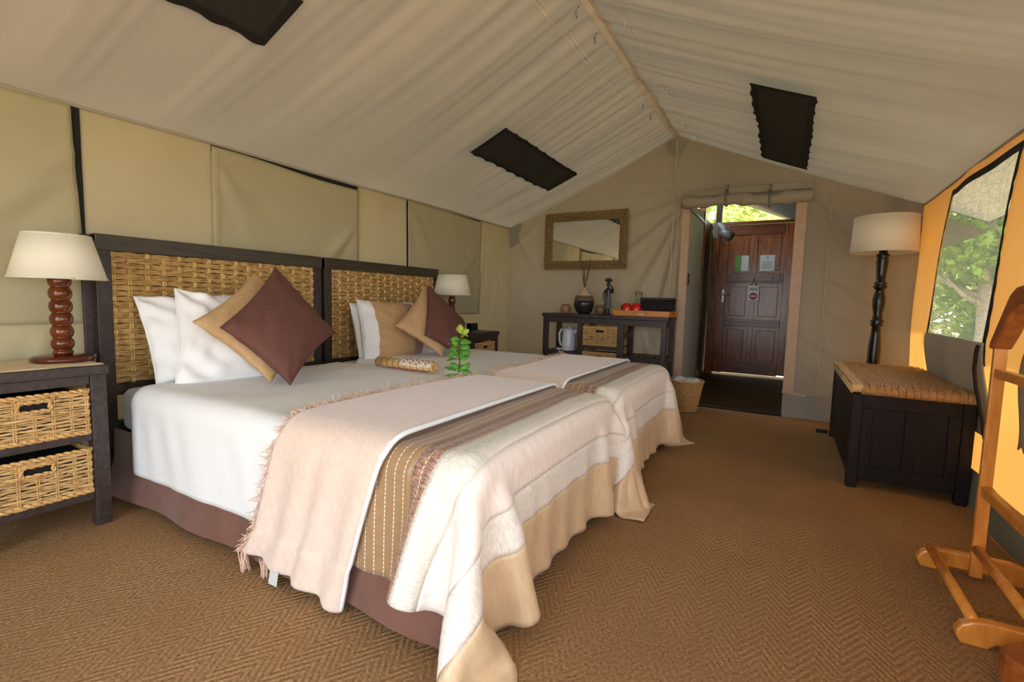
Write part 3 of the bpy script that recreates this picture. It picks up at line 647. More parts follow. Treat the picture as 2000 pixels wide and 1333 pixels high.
# ------------------------------------------------------------------ wicker drawer baskets
def basket(name, loc, D, Wd, H, label, group, cat='basket', rows=12, cols=6, mat='wicker', rib='wicker_rib', seed=1, rot=0):
    """front face looks along +x; loc = front bottom centre"""
    r = empty(name, loc, label, cat, group, rz=rot); rg = np.random.default_rng(seed)
    hole = (Wd*.36, Wd*.64, H*.66, H*.86)
    faces = [((0, -Wd/2, 0), (0, 1, 0), (1, 0, 0), Wd, cols, hole, 'woven_front'), ((-D, -Wd/2, 0), (1, 0, 0), (0, -1, 0), D, cols, None, 'woven_side'), ((-D, Wd/2, 0), (1, 0, 0), (0, 1, 0), D, cols, None, 'woven_side')]
    for o, ea, ec, L, cl, hl, nm in faces:
        b = MB(); rd = H/rows/4.3
        for row in weave_rows(L, H*.94, rows, cl, 2, rd, rd*1.2, rg, hl, 4):
            for f in row: b.tube(place(f, o, ea, (0, 0, 1), ec), rd*1.05, 5, cap=False)
        b.build(nm, mat, r, smooth=True, fix=False)
        s = MB()
        for c in range(cl+1):
            a = min(max(L*c/cl, .008), L-.008)
            for da in (-rd*.9, rd*.9):
                if hl and hl[0] < a < hl[1]: zz = (0, hl[2])
                else: zz = (0, H*.96)
                s.tube(place([(a+da, zz[0]+(zz[1]-zz[0])*k/24, rd*.8*(1 if (k+c) % 2 else -.4)) for k in range(25)], o, ea, (0, 0, 1), ec), rd*.8, 5)
        s.build('rib', rib, r, smooth=True, fix=False)
    def rope(pts, rad):
        b = MB()
        for ph in (0, math.pi):
            P = []; n = 0
            for (p, q) in zip(pts[:-1], pts[1:]):
                p = Vector(p); q = Vector(q); d = (q-p); m_ = max(2, int(d.length/.006)); x = d.normalized().orthogonal().normalized(); y = d.normalized().cross(x)
                for k in range(m_): t = n*.75+ph; n += 1; P.append(p+d*k/m_+(x*math.cos(t)+y*math.sin(t))*rad*.6)
            P.append(Vector(pts[-1])); b.tube(P, rad*.75, 5)
        return b
    R = H*.045
    rope([(-D, -Wd/2, H*.97), (0, -Wd/2, H*.97), (0, Wd/2, H*.97), (-D, Wd/2, H*.97)], R).build('rim', rib, r, smooth=True, fix=False)
    rope([(-D, -Wd/2, .008), (0, -Wd/2, .008), (0, Wd/2, .008), (-D, Wd/2, .008)], R).build('base_rim', rib, r, smooth=True, fix=False)
    h0, h1, g0, g1 = hole; h0 -= Wd/2; h1 -= Wd/2
    rope([(.004, h0, g0), (.004, h1, g0), (.004, h1, g1), (.004, h0, g1), (.004, h0, g0)], R*.8).build('handle_rim', rib, r, smooth=True, fix=False)
    MB().box(-D+.01, -.012, -Wd/2+.008, Wd/2-.008, .008, H*.9).build('liner', 'inner_shadow', r)  # near-black box standing for the shadow seen through the handle hole
    return r
def nightstand(loc, label):
    # local: front at x=0 facing +x, back at x=-.40; y centred
    Wd, D = .46, .40; r = empty('nightstand', loc, label, 'nightstand', 'nightstands beside the beds')
    h = Wd/2
    for x0 in (-.05, -D):
        for y0 in (-h, h-.055): MB().box(x0, x0+.05, y0, y0+.055, 0, .645).build('leg', 'dark_wood', r, bevel=.003)
    MB().box(-D-.005, .012, -h-.006, h+.006, .645, .685).build('top', 'dark_wood', r, bevel=.004)
    for z0, z1 in ((.605, .645), (.370, .412), (.118, .165)):
        MB().box(-.036, -.006, -h+.055, h-.055, z0, z1).build('front_rail', 'dark_wood', r, bevel=.003)
        for y0 in (-h+.008, h-.038): MB().box(-D+.05, -.05, y0, y0+.03, z0, z1).build('side_rail', 'dark_wood', r, bevel=.003)
    for z in (.385, .135): MB().box(-D+.02, -.036, -h+.04, h-.04, z, z+.014).build('shelf', 'dark_wood', r)
    MB().box(-D+.004, -D+.014, -h+.05, h-.05, .12, .645).build('back_panel', 'chest_wood', r)
    return r
NS1 = (-2.47, .68, 0); NS2 = (-2.47, 3.85, 0)
nightstand(NS1, 'dark wooden nightstand with two wicker drawers under the large lamp'); nightstand(NS2, 'dark wooden nightstand beside the far bed under the small lamp')
bl = [('upper', .402, .185), ('lower', .152, .188)]
for (nx, ny), who in (((NS1[0], NS1[1]), 'the large lamp'), ((NS2[0], NS2[1]), 'the small lamp')):
    for k, (lv, z, H) in enumerate(bl):
        basket('wicker_basket', (nx-.004, ny, z), .32, .335, H, '%s pale wicker drawer basket in the nightstand under %s' % (lv, who), 'wicker drawers of the nightstands', seed=20+k)
b = MB(); X, Y = np.meshgrid(np.linspace(-2.84, -2.466, 24), np.linspace(.46, .905, 30), indexing='ij')
Zc = .689+.002*np.sin(X*40)*np.sin(Y*30)-.010*np.clip((X+2.485)/.02, 0, 1)
co = b.grid(np.stack([X, Y, Zc], -1)).build('table_runner', 'doily', smooth=True, fix=False); co.modifiers.new('s', 'SOLIDIFY').thickness = .003
tag(co, 'cream cloth runner under the large table lamp', 'cloth')
# ------------------------------------------------------------------ lamps
def bead(z, h, r, n=9): return [(r*(.74+.26*math.sin(math.pi*i/(n-1))**.7), z+h*i/(n-1)) for i in range(n)]
r = empty('table_lamp', (-2.665, .835, .69), 'large cream-shaded table lamp with a beaded wooden stem', 'lamp')
MB().lathe([(.098, 0), (.105, .004), (.105, .014), (.098, .022), (.03, .026)], n=36).build('base', 'lamp_base', r, smooth=True)
z = .024; pr = [(.02, z)]
for i, h in enumerate((.026, .048, .052, .054, .054, .054, .054)):
    pr += bead(z, h, .034 if i == 0 else .039); z += h
pr.append((.012, z)); MB().lathe(pr, n=24).build('stem', 'lamp_wood', r, smooth=True)
def lampshade(r, zb, h, rb, rtop, mat):
    s = MB().lathe([(rb-.003, zb), (rb, zb), (rtop, zb+h), (rtop-.003, zb+h)], n=48, cap=False).build('lamp_shade', mat, r, smooth=True, fix=False)
    for rr_, zz in ((rb, zb+.004), (rtop, zb+h-.004)):
        MB().tube([(rr_*math.cos(t), rr_*math.sin(t), zz) for t in np.linspace(0, 2*math.pi, 49)], .003, 6).build('shade_binding', mat, s, smooth=True)
    MB().lathe([(.012, zb-.02), (.014, zb+.04), (.03, zb+.05), (.032, zb+.10), (.012, zb+.125)], n=16).build('bulb', 'white_plastic', r, smooth=True)
lampshade(r, .345, .185, .158, .110, 'shade')
MB().tube([(-.02, .09, .004), (-.06, .13, .006), (-.14, .16, .0), (-.19, .17, -.06)], .004, 6).build('cord', 'thread', r, smooth=True)
r = empty('table_lamp', (-2.70, 3.62, .69), 'small cream-shaded table lamp with a turned wooden stem', 'lamp')
MB().lathe([(.075, 0), (.078, .012), (.07, .02), (.02, .024)], n=30).build('base', 'lamp_base', r, smooth=True)
pr = []; z = .022
for h in (.06, .075, .085, .085): pr += bead(z, h, .032); z += h
MB().lathe(pr, n=20).build('stem', 'lamp_wood', r, smooth=True); lampshade(r, .335, .185, .175, .132, 'shade')
r = empty('floor_lamp', (.615, 4.72, 0), 'black turned floor lamp with a wide cream drum shade behind the chest', 'lamp')
MB().lathe([(.15, 0), (.155, .02), (.14, .035), (.05, .05), (.03, .08)], n=36).build('base', 'ebony', r, smooth=True)
pf = [(.026, .06), (.03, .2), (.045, .5), (.043, .70), (.034, .80), (.03, .86), (.044, .875), (.036, .89), (.046, .905), (.034, .92), (.03, .96), (.04, 1.02), (.042, 1.08), (.034, 1.12), (.028, 1.15), (.044, 1.165), (.046, 1.18), (.036, 1.19), (.044, 1.20), (.03, 1.215), (.033, 1.28), (.04, 1.36), (.036, 1.40), (.046, 1.415), (.03, 1.43), (.02, 1.50)]
MB().lathe(pf, n=24).build('stem', 'ebony', r, smooth=True); lampshade(r, 1.435, .275, .216, .205, 'shade_floor')
# ------------------------------------------------------------------ beds
def smooth_noise(shape, rg, it=6):
    a = rg.normal(size=shape)
    for _ in range(it):
        a = (a+np.roll(a, 1, 0)+np.roll(a, -1, 0)+np.roll(a, 1, 1)+np.roll(a, -1, 1))/5
    return a/np.abs(a).max()
BX0, BX1, BZ = -2.74, -.715, .532
def drape(y0, y1, s0, s1, t0, t1, h, seed, ylo, yhi, steps=170, iters=11):
    rg = np.random.default_rng(seed); ns = int(round((s1-s0)/h))+1; ntt = int(round((t1-t0)/h))+1
    s = np.linspace(s0, s1, ns); t = np.linspace(t0, t1, ntt); hs, ht = s[1]-s[0], t[1]-t[0]
    S, T = np.meshgrid(s, t, indexing='ij'); zt = BZ+.03
    ds = np.clip(S-BX1, 0, None); dn = np.clip(y0-T, 0, None); df = np.clip(T-y1, 0, None); dt = dn+df
    both = (ds > 0) & (dt > 0)
    X = np.minimum(S, BX1+.03); Yp = np.clip(T, y0-.03, y1+.03); Z = zt-np.maximum(ds, dt)
    X = np.where(both, BX1+.03+ds*.45, X); Yp = np.where(both, np.where(dn > 0, y0-.03-dn*.45, y1+.03+df*.45), Yp); Z = np.where(both, zt-.8*np.hypot(ds, dt), Z)
    P = np.stack([X, Yp, Z], -1)+rg.normal(size=X.shape+(3,))*.002
    P[..., 0] += .02*smooth_noise(X.shape, rg)*(ds > 0); P[..., 1] += .02*smooth_noise(X.shape, rg)*(dt > 0)
    Q = P.copy(); r = .05; c = np.array([(BX0+BX1)/2, (y0+y1)/2, BZ/2]); hf = np.array([(BX1-BX0)/2, (y1-y0)/2, BZ/2])
    hd_ = math.hypot(hs, ht)
    def con(A, B, L, k=1.0, only_stretch=False):
        d = B-A; l = np.sqrt((d*d).sum(-1, keepdims=True))+1e-9; e = (l-L)/l
        if only_stretch: e = np.maximum(e, 0)+np.minimum(e, 0)*.25
        d *= e*.5*k; A += d; B -= d
    for st in range(steps):
        V = (P-Q)*.96; Q = P.copy(); P = P+V; P[..., 2] -= .0008
        for it in range(iters):
            for a in (0, 1):
                n = (ns-a)//2; con(P[a:a+2*n:2], P[a+1:a+2*n:2], hs)
                n = (ntt-a)//2; con(P[:, a:a+2*n:2], P[:, a+1:a+2*n:2], ht)
            for a in (0, 1):
                n = (ns-a)//2
                con(P[a:a+2*n:2, :-1], P[a+1:a+2*n:2, 1:], hd_, .5); con(P[a:a+2*n:2, 1:], P[a+1:a+2*n:2, :-1], hd_, .5)
            con(P[:-2], P[2:], 2*hs, .10); con(P[:, :-2], P[:, 2:], 2*ht, .10)
        # collide with the rounded mattress and divan
        q = P-c; a_ = np.abs(q)-(hf-r); o_ = np.maximum(a_, 0); l = np.sqrt((o_*o_).sum(-1)); ins = np.minimum(a_.max(-1), 0); sdf = l+ins-r-.026
        hit = sdf < 0
        nrm = np.where((l > 1e-6)[..., None], o_/(l[..., None]+1e-9), (a_ == a_.max(-1, keepdims=True)).astype(float))*np.sign(q)
        P = np.where(hit[..., None], P-nrm*sdf[..., None], P)
        Q = np.where(hit[..., None], Q+(P-Q)*np.where(nrm[..., 2:3] > .7, .9, .35), Q)
        inb = P[..., 0] < BX1+.02
        P[..., 1] = np.where(inb, np.clip(P[..., 1], ylo, yhi), np.clip(P[..., 1], y0-.5, y1+.5))
        fl_ = P[..., 2] < .008; P[..., 2] = np.where(fl_, .008, P[..., 2]); Q = np.where(fl_[..., None], P, Q)
    return s, t, P
def upsample(P):
    def up1(A):
        n = A.shape[0]; E = np.concatenate([2*A[:1]-A[1:2], A, 2*A[-1:]-A[-2:-1]]); out = np.empty((2*n-1,)+A.shape[1:])
        out[0::2] = A; out[1::2] = (-E[:-3]+9*E[1:-2]+9*E[2:-1]-E[3:])/16; return out
    return np.swapaxes(up1(np.swapaxes(up1(P), 0, 1)), 0, 1)
BANDS = [('white_cover', -9, -1.19, 'white_cloth'), ('tan_band', -1.19, -.93, 'b_tan'), ('crinkled_band', -.93, -.865, 'b_brown'), ('cream_band', -.865, -.775, 'b_cream'),
         ('blush_band', -.775, -.625, 'b_pink'), ('ivory_band', -.625, -.50, 'b_ivory'), ('gold_hem', -.50, 9, 'b_gold')]
def normals(P):
    du = np.gradient(P, axis=0); dv = np.gradient(P, axis=1); n = np.cross(du, dv); return n/(np.linalg.norm(n, axis=-1, keepdims=True)+1e-9)
def wavy_skirt(y0, y1, seed, inner=0):
    rg = np.random.default_rng(seed); path = []
    x0, x1 = BX0-.05, BX1-.008
    for x in np.linspace(x0, x1-.03, 110): path.append((x, y0, 0, -1))
    for a in np.linspace(-math.pi/2, 0, 7)[1:-1]: path.append((x1-.03+.03*math.cos(a), y0+.03+.03*math.sin(a), math.cos(a), math.sin(a)))
    for y in np.linspace(y0+.03, y1-.03, 60): path.append((x1, y, 1, 0))
    for a in np.linspace(0, math.pi/2, 7)[1:-1]: path.append((x1-.03+.03*math.cos(a), y1-.03+.03*math.sin(a), math.cos(a), math.sin(a)))
    for x in np.linspace(x1-.03, x1-.5, 20): path.append((x, y1, 0, 1))
    n = len(path); wv = np.zeros(n); d = np.arange(n)*.018
    for k in range(6): wv += np.sin(d*rg.uniform(4, 14)+rg.uniform(0, 6))/6
    A = np.zeros((n, 14, 3))
    for i, (x, y, nx, ny) in enumerate(path):
        for j in range(14):
            t = j/13; o = .002+.008*t*(1+wv[i])+.060*max(0, t-.5)*(1+1.3*wv[i])
            if x > x1-.04: o *= .4
            elif ny == inner: o *= .25
            zb = .020+.022*(wv[i]*.5+.5)
            A[i, j] = (x+nx*o, y+ny*o, .335-(.335-zb)*t)
    return A
DUV = {}
for k, (y0, y1, lb, grp, seed, ylo, yhi) in enumerate(((1.05, 2.235, 'beside the large table lamp', 'n', 5, -9, 2.283), (2.335, 3.52, 'beside the small table lamp', 'f', 6, 2.287, 9))):
    yc = (y0+y1)/2
    r = empty('single_bed', (-1.72, yc, 0), 'single bed with a brown suede valance '+lb, 'bed', 'twin beds')
    o = wbuild(MB().box(BX0, BX1-.03, y0+.02, y1-.02, .07, .33), 'divan_base', 'divan', r, bevel=.01)
    for x in (BX0+.12, BX1-.2):
        for y in (y0+.12, y1-.12): wbuild(MB().lathe([(.03, 0), (.035, .04), (.035, .075)], (x, y, 0), 14), 'bed_leg', 'chest_wood', r, smooth=True)
    wbuild(MB().grid(wavy_skirt(y0, y1, seed, (1, -1)[k])), 'valance', 'suede', r, smooth=True, fix=False)
    mt = MB().box(BX0+.005, BX1-.012, y0+.004, y1-.004, .325, BZ); o = wbuild(mt, 'mattress', 'sheet', r, bevel=.045); o.modifiers['bevel'].segments = 5
    for p in o.data.polygons: p.use_smooth = True
    far = .34 if k == 1 else .33
    s, t, P = drape(y0, y1, -2.60, -.285, y0-.365, y1+far, .033, seed, ylo, yhi)
    P = upsample(P); n1, n2 = P.shape[:2]; ss = np.linspace(s[0], s[-1], n1); tt = np.linspace(t[0], t[-1], n2); DUV[k] = (ss, tt, P)
    rg = np.random.default_rng(seed+50)
    topm = np.clip((P[..., 2]-BZ)/.02, 0, 1); P2 = P.copy(); P2[..., 2] += topm*(.006*smooth_noise((n1, n2), rg, 30)+.004)
    Sg, Tg = np.meshgrid(ss, tt, indexing='ij'); NZ = noise1(.034); N2 = noise1(.11); wr_ = .0030*ev1(NZ, Sg+.22*(Tg-y0)+.03*np.sin(Tg*6))+.0045*ev1(N2, Sg-.15*(Tg-y0))
    P2[..., 2] += topm*wr_*.5; P2 += normals(P)*((1-topm)*np.clip((BZ-.02-P[..., 2])/.12, 0, 1)*np.clip(wr_*1.2, -.004, .009))[..., None]*(1 if normals(P)[n1//3, n2//2, 2] > 0 else -1)
    r = empty('bed_cover', (-1.5, yc, 0), 'white duvet with satin foot bands on the bed '+lb, 'bedding', 'duvet covers on the twin beds')
    for nm, a, b_, mt_ in BANDS:
        i0 = max(0, np.searchsorted(ss, a)-1 if a > -5 else 0); i1 = min(n1-1, np.searchsorted(ss, b_)-1 if b_ < 5 else n1-1)
        if i1 <= i0: i1 = i0+1
        A = P2[i0:i1+1]; uvs = np.stack(np.meshgrid(ss[i0:i1+1]-a if a > -5 else ss[i0:i1+1], tt, indexing='ij'), -1).reshape(-1, 2)
        mb = MB().grid(A); L = r.location; mb.v = [(p[0]-L[0], p[1]-L[1], p[2]-L[2]) for p in mb.v]
        o = mb.build(nm, mt_, r, smooth=True, uv=uvs)
        md = o.modifiers.new('s', 'SOLIDIFY'); md.thickness = .008 if nm != 'white_cover' else .012; md.offset = -1
# throws
def bil(P, fi, fj):
    i = np.clip(fi.astype(int), 0, P.shape[0]-2); j = np.clip(fj.astype(int), 0, P.shape[1]-2); a = (fi-i)[..., None]; b = (fj-j)[..., None]
    return (P[i, j]*(1-a)*(1-b)+P[i+1, j]*a*(1-b)+P[i, j+1]*(1-a)*b+P[i+1, j+1]*a*b)
def strand(mb, p, d, L, rad, rg, curl=.3, sag=0):
    p = Vector(p); d = Vector(d); pts = [p]
    for q in range(4):
        d = (d+Vector(rg.normal(size=3))*curl*.35+Vector((0, 0, -sag))).normalized(); p = p+d*L/4; pts.append(p)
    mb.tube(pts, [rad, rad, rad*.9, rad*.8, rad*.4], 4, cap=False)
for k, lb in ((0, 'blush chenille throw with a fringe across the bed by the large lamp'), (1, 'blush chenille throw with a fringe across the bed by the small lamp')):
    ss, tt, P = DUV[k]; Ps = P.copy()
    for _ in range(14):
        Q = Ps.copy(); Q[1:-1, 1:-1] = (Ps[:-2, 1:-1]+Ps[2:, 1:-1]+Ps[1:-1, :-2]+Ps[1:-1, 2:]+2*Ps[1:-1, 1:-1])/6; Ps = Q
    N = normals(P); y0 = (1.05, 2.335)[k]; y1 = (2.235, 3.52)[k]; rg = np.random.default_rng(90+k)
    te = tt[0]-(.15 if k == 0 else -.06); tend = y1+(.18 if k == 0 else .3)
    nu, nv = 60, 190; tv = np.linspace(te, tend, nv); A = np.zeros((nu, nv, 3))
    for j, tj in enumerate(tv):
        fr = (tj-y0)/(y1-y0)
        sa = -1.50+.03*math.sin(tj*3.1)
        sb = -1.05
        if tj < y0: sa -= .22*(y0-tj)/.55; sb -= .16*(y0-tj)/.55
        for i in range(nu):
            sv = sa+(sb-sa)*i/(nu-1)
            fi = np.array((sv-ss[0])/(ss[-1]-ss[0])*(len(ss)-1)); fj = np.array(np.clip((tj-tt[0])/(tt[-1]-tt[0])*(len(tt)-1), 0, len(tt)-1.001))
            p = bil(Ps, fi, fj)*.6+bil(P, fi, fj)*.4; n = bil(N, fi, fj); p = p+n*.024
            if tj < tt[0]:
                d = tt[0]-tj; p = p+np.array([0, -.006-.02*d, -d*(1-.45*(1-i/(nu-1)))])
            if tj < y0: p[1] -= .012*math.sin(i*.36+1+.4*math.sin(i*.21))*min(1, (y0-tj)/.3)
            A[i, j] = p
    A[..., 2] = np.maximum(A[..., 2], .012)
    r = empty('bed_throw', (-1.25, (y0+y1)/2, 0), lb, 'throw', 'throws on the twin beds')
    o = wbuild(MB().grid(A), 'throw_cloth', 'throw', r, smooth=True, fix=False); md = o.modifiers.new('s', 'SOLIDIFY'); md.thickness = .009; md.offset = 1
    fr = MB()
    for j in range(2, nv-1):
        for q in range(5):
            a = rg.uniform(); p = A[0, j-1]*(1-a)+A[0, j]*a+np.array([0, 0, .004]); side = A[0, j, 2] < .53
            nn = np.array([-1, rg.normal()*.5, .15+rg.normal()*.25]) if not side else np.array([-.7, -.15+rg.normal()*.15, -.6+rg.normal()*.3])
            strand(fr, p, nn, rg.uniform(.025, .055), .0019, rg, .9, .12)
    if k == 0:   # two long tassels hanging from the lower corner
        for (i, L) in ((0, .16), (12, .17)):
            for q in range(34):
                p = A[i, 0]+np.array([rg.normal()*.008, rg.normal()*.006-.004, 0])
                L2 = min(L*rg.uniform(.7, 1.05), max(.04, p[2]-.006)); strand(fr, p, (rg.normal()*.05, rg.normal()*.03, -1), L2, .0021, rg, .35, .2)
    f = wbuild(fr, 'fringe', 'fringe', r, smooth=True, fix=False); f['kind'] = 'stuff'
    hem = wbuild(MB().tube([tuple(A[-1, j]+np.array([.003, 0, .003])) for j in range(0, nv, 2)], .009, 6), 'folded_edge', 'white_cloth', r, smooth=True)
    if k == 0:
        p = A[22, 0]; wbuild(MB().add([(p[0]-.02, p[1]-.006, p[2]+.01), (p[0]+.025, p[1]-.006, p[2]+.01), (p[0]+.02, p[1]-.012, p[2]-.045), (p[0]-.025, p[1]-.012, p[2]-.045)], [(0, 1, 2, 3)]), 'care_label', 'paper', r, fix=False)
# ------------------------------------------------------------------ pillows
def pillow(name, TL, TR, BR, BL, th, mat, label, cat, group, pinch=.09, seed=0, wr=.006, face=1, bands=None, n=36):
    TL, TR, BR, BL = [np.array(p, float) for p in (TL, TR, BR, BL)]; rg = np.random.default_rng(seed)
    cen = (TL+TR+BR+BL)/4; nrm = np.cross(TR-BL, TL-BR); nrm /= np.linalg.norm(nrm)
    if nrm[0] < 0: nrm = -nrm
    u = np.linspace(-1, 1, n); U, V = np.meshgrid(u, u, indexing='ij')
    # crowd samples at the edge for a round seam, pull the side middles in so the corners point
    U2 = np.sin(U*math.pi/2*.999)/math.sin(math.pi/2*.999); V2 = np.sin(V*math.pi/2*.999)/math.sin(math.pi/2*.999)
    a = U2*(1-pinch*(1-V2**2)); b = V2*(1-pinch*(1-U2**2))
    base = ((TL[None, None]*((1-a)*(1+b))[..., None]+TR*((1+a)*(1+b))[..., None]+BR*((1+a)*(1-b))[..., None]+BL*((1-a)*(1-b))[..., None])/4)
    T = th/2*((1-U2**2)*(1-V2**2))**.42
    wrk = (smooth_noise((n, n), rg, 3)*wr+wr*.8*np.sin((U2+V2)*13+rg.uniform(0, 6))*np.abs(U2*V2)**.6)*np.minimum(1, T/(th*.12))
    r = empty(name, tuple(np.array([cen[0], cen[1], min(TL[2], TR[2], BR[2], BL[2])])), label, cat, group)
    F = base+nrm*(T+wrk)[..., None]; B = base-nrm*(T-wrk*.5)[..., None]
    def shell(i0, i1, nm, mt):
        mb = MB().grid(F[i0:i1+1]); mb.grid(B[i0:i1+1], True)
        o = wbuild(mb, nm, mt, r, smooth=True, fix=False)
        bm = bmesh.new(); bm.from_mesh(o.data); bmesh.ops.remove_doubles(bm, verts=bm.verts, dist=.0004); bmesh.ops.recalc_face_normals(bm, faces=bm.faces); bm.to_mesh(o.data); bm.free()
        for p in o.data.polygons: p.use_smooth = True
    if bands is None: shell(0, n-1, 'cover', mat)
    else:
        e = 0
        for nm, f, mt in bands: i1 = int(round(f*(n-1))); shell(e, i1, nm, mt); e = i1
    ring = [base[i, 0] for i in range(n)]+[base[-1, j] for j in range(1, n)]+[base[i, -1] for i in range(n-2, -1, -1)]+[base[0, j] for j in range(n-2, -1, -1)]
    wbuild(MB().tube([tuple(p) for p in ring], .0035, 5, cap=False), 'seam', mat, r, smooth=True, fix=False)
    return r
PG = 'pillows on the twin beds'
pillow('pillow', (-2.775, 1.145, 0.965), (-2.815, 1.775, 0.990), (-2.605, 1.775, 0.540), (-2.585, 1.145, 0.540), .19, 'white_pillow', 'white pillow standing against the headboard by the large lamp', 'pillow', PG, .05, 1, .016)
pillow('pillow', (-2.655, 1.270, 1.010), (-2.575, 1.895, 0.900), (-2.415, 1.775, 0.525), (-2.475, 1.170, 0.535), .19, 'white_pillow', 'white pillow propped in front of another white pillow beside the beige cushion', 'pillow', PG, .05, 2, .018)
pillow('cushion', (-2.583, 1.638, 1.105), (-2.415, 1.953, 0.821), (-2.121, 1.418, 0.575), (-2.384, 1.213, 0.858), .15, 'beige', 'beige linen cushion standing on its corner behind the large brown cushion', 'cushion', 'cushions on the twin beds', .10, 3, .005)
pillow('cushion', (-2.447, 1.675, 1.142), (-2.205, 1.869, 0.790), (-2.026, 1.454, 0.569), (-2.163, 1.213, 0.843), .16, 'brown', 'dark brown linen cushion standing on its corner on the bed by the large lamp', 'cushion', 'cushions on the twin beds', .10, 4, .005)
pillow('pillow', (-2.755, 2.465, 0.940), (-2.795, 3.185, 0.950), (-2.615, 3.185, 0.540), (-2.575, 2.395, 0.540), .17, 'white_pillow', 'white pillow standing against the headboard by the small lamp', 'pillow', PG, .04, 5, .010)
pillow('pillow', (-2.695, 2.475, 0.970), (-2.675, 3.205, 0.930), (-2.475, 3.155, 0.530), (-2.495, 2.365, 0.540), .20, 'white_pillow', 'white and tan striped pillow behind the smaller pair of cushions', 'pillow', PG, .04, 6, .010,
       bands=[('white_end', .22, 'white_pillow'), ('tan_panel', .55, 'beige'), ('stripe', .63, 'b_brown'), ('pale_stripe', .72, 'b_ivory'), ('white_end', 1, 'white_pillow')])
pillow('cushion', (-2.562, 3.056, 1.089), (-2.415, 3.360, 0.811), (-2.163, 2.793, 0.575), (-2.415, 2.578, 0.790), .14, 'beige', 'beige linen cushion standing on its corner on the bed by the small lamp', 'cushion', 'cushions on the twin beds', .10, 7, .005)
pillow('cushion', (-2.489, 3.014, 1.095), (-2.331, 3.318, 0.790), (-2.100, 2.940, 0.569), (-2.226, 2.672, 0.732), .15, 'brown', 'dark brown linen cushion leaning on a beige one behind the leafy sprig', 'cushion', 'cushions on the twin beds', .10, 8, .005)
# ------------------------------------------------------------------ mat roll and sprig on the bed
zb = .572
r = empty('bamboo_roll', (-1.95, 2.17, zb), 'flattened bamboo mat roll bound with dark thread on the white duvet', 'mat')
b = MB()
for i in range(16):
    a = 2*math.pi*i/16; b.tube([(-.22, .028*math.cos(a), .026+.022*math.sin(a)), (.22, .028*math.cos(a), .026+.022*math.sin(a))], .0062, 6)
b.build('bamboo_slats', 'bamboo', r, smooth=True); 
for x in np.linspace(-.215, .205, 10):
    MB().tube([(x, .036*math.cos(t), .026+.030*math.sin(t)) for t in np.linspace(0, 2*math.pi, 17)], .0016, 5).build('binding_thread', 'stem', r, smooth=True)
b = MB(); X, A_ = np.meshgrid(np.linspace(-.02, .215, 14), np.linspace(1.1, 3.2, 9), indexing='ij'); b.grid(np.stack([X, .037*np.cos(A_), .028+.032*np.sin(A_)], -1)); o = b.build('printed_band', 'bamboo_print', r, smooth=True, fix=False)
b = MB()
for i in range(14):
    x = -.01+.016*i; a = 1.4+1.4*((i*37) % 10)/10; b.tube([(x, .038*math.cos(a), .029+.033*math.sin(a)), (x+.012, .038*math.cos(a+.25), .029+.033*math.sin(a+.25))], .003, 5)
b.build('red_motif', 'bamboo_red', r, smooth=True)
b = MB()
for i in range(26): x = -.1+.3*i/25; b.tube([(x, -.03, .008), (x+.006*((i % 3)-1), -.045, .004)], .0018, 4)
b.build('edge_knots', 'bamboo_red', r)
def leafmesh(mb, base, d, nrm, L, W):
    d = Vector(d).normalized(); s = d.cross(Vector(nrm)).normalized(); n = s.cross(d); base = Vector(base); rows = []
    for i in range(9):
        t = i/8; wdt = W*math.sin(math.pi*min(1, t*.93+.03))**.8*(.55+.55*t)
        c = base+d*L*t+n*(.12*L*math.sin(math.pi*t)-.10*L*t*t)
        rows.append([c-s*wdt+n*wdt*.25, c, c+s*wdt+n*wdt*.25])
    mb.grid(np.array([[list(p) for p in q] for q in rows]))
r = empty('leafy_sprig', (-1.60, 2.19, zb), 'green leafy sprig lying upright at the end of the bamboo roll', 'plant')
stem = [(.06, -.06, .01), (.05, -.03, .06), (.02, .0, .12), (.0, .03, .18), (.01, .05, .24)]
MB().tube(stem, [.004, .004, .0035, .003, .002], 6).build('stem', 'stem', r, smooth=True)
rg = np.random.default_rng(5)
for i in range(34):
    t = i/33; q = t*4; a = int(min(3, q)); p = Vector(stem[a]).lerp(Vector(stem[a+1]), q-a); ang = i*2.4+.4
    nn = Vector((.55, -.62, .45))+Vector(rg.normal(size=3))*.42; a1 = nn.cross(Vector((0, 0, 1))).normalized(); a2 = a1.cross(nn).normalized()
    sg = 1 if i % 2 else -1; th_ = rg.uniform(-.35, .75) if t < .85 else rg.uniform(.4, 1.4); dd = a1*sg*math.cos(th_)+a2*math.sin(th_)
    b = MB(); leafmesh(b, p, dd, nn, rg.uniform(.055, .085)*(1 if t < .85 else .75), .0165)
    o = b.build('leaf', 'leaf_young' if t > .82 else 'leaf', r, smooth=True, fix=False); o.modifiers.new('s', 'SOLIDIFY').thickness = .001
for v in bpy.data.objects:
    if v.name.startswith('leaf') and v.parent == r:
        for p in v.data.vertices:
            if p.co.z < .003: p.co.z = .003
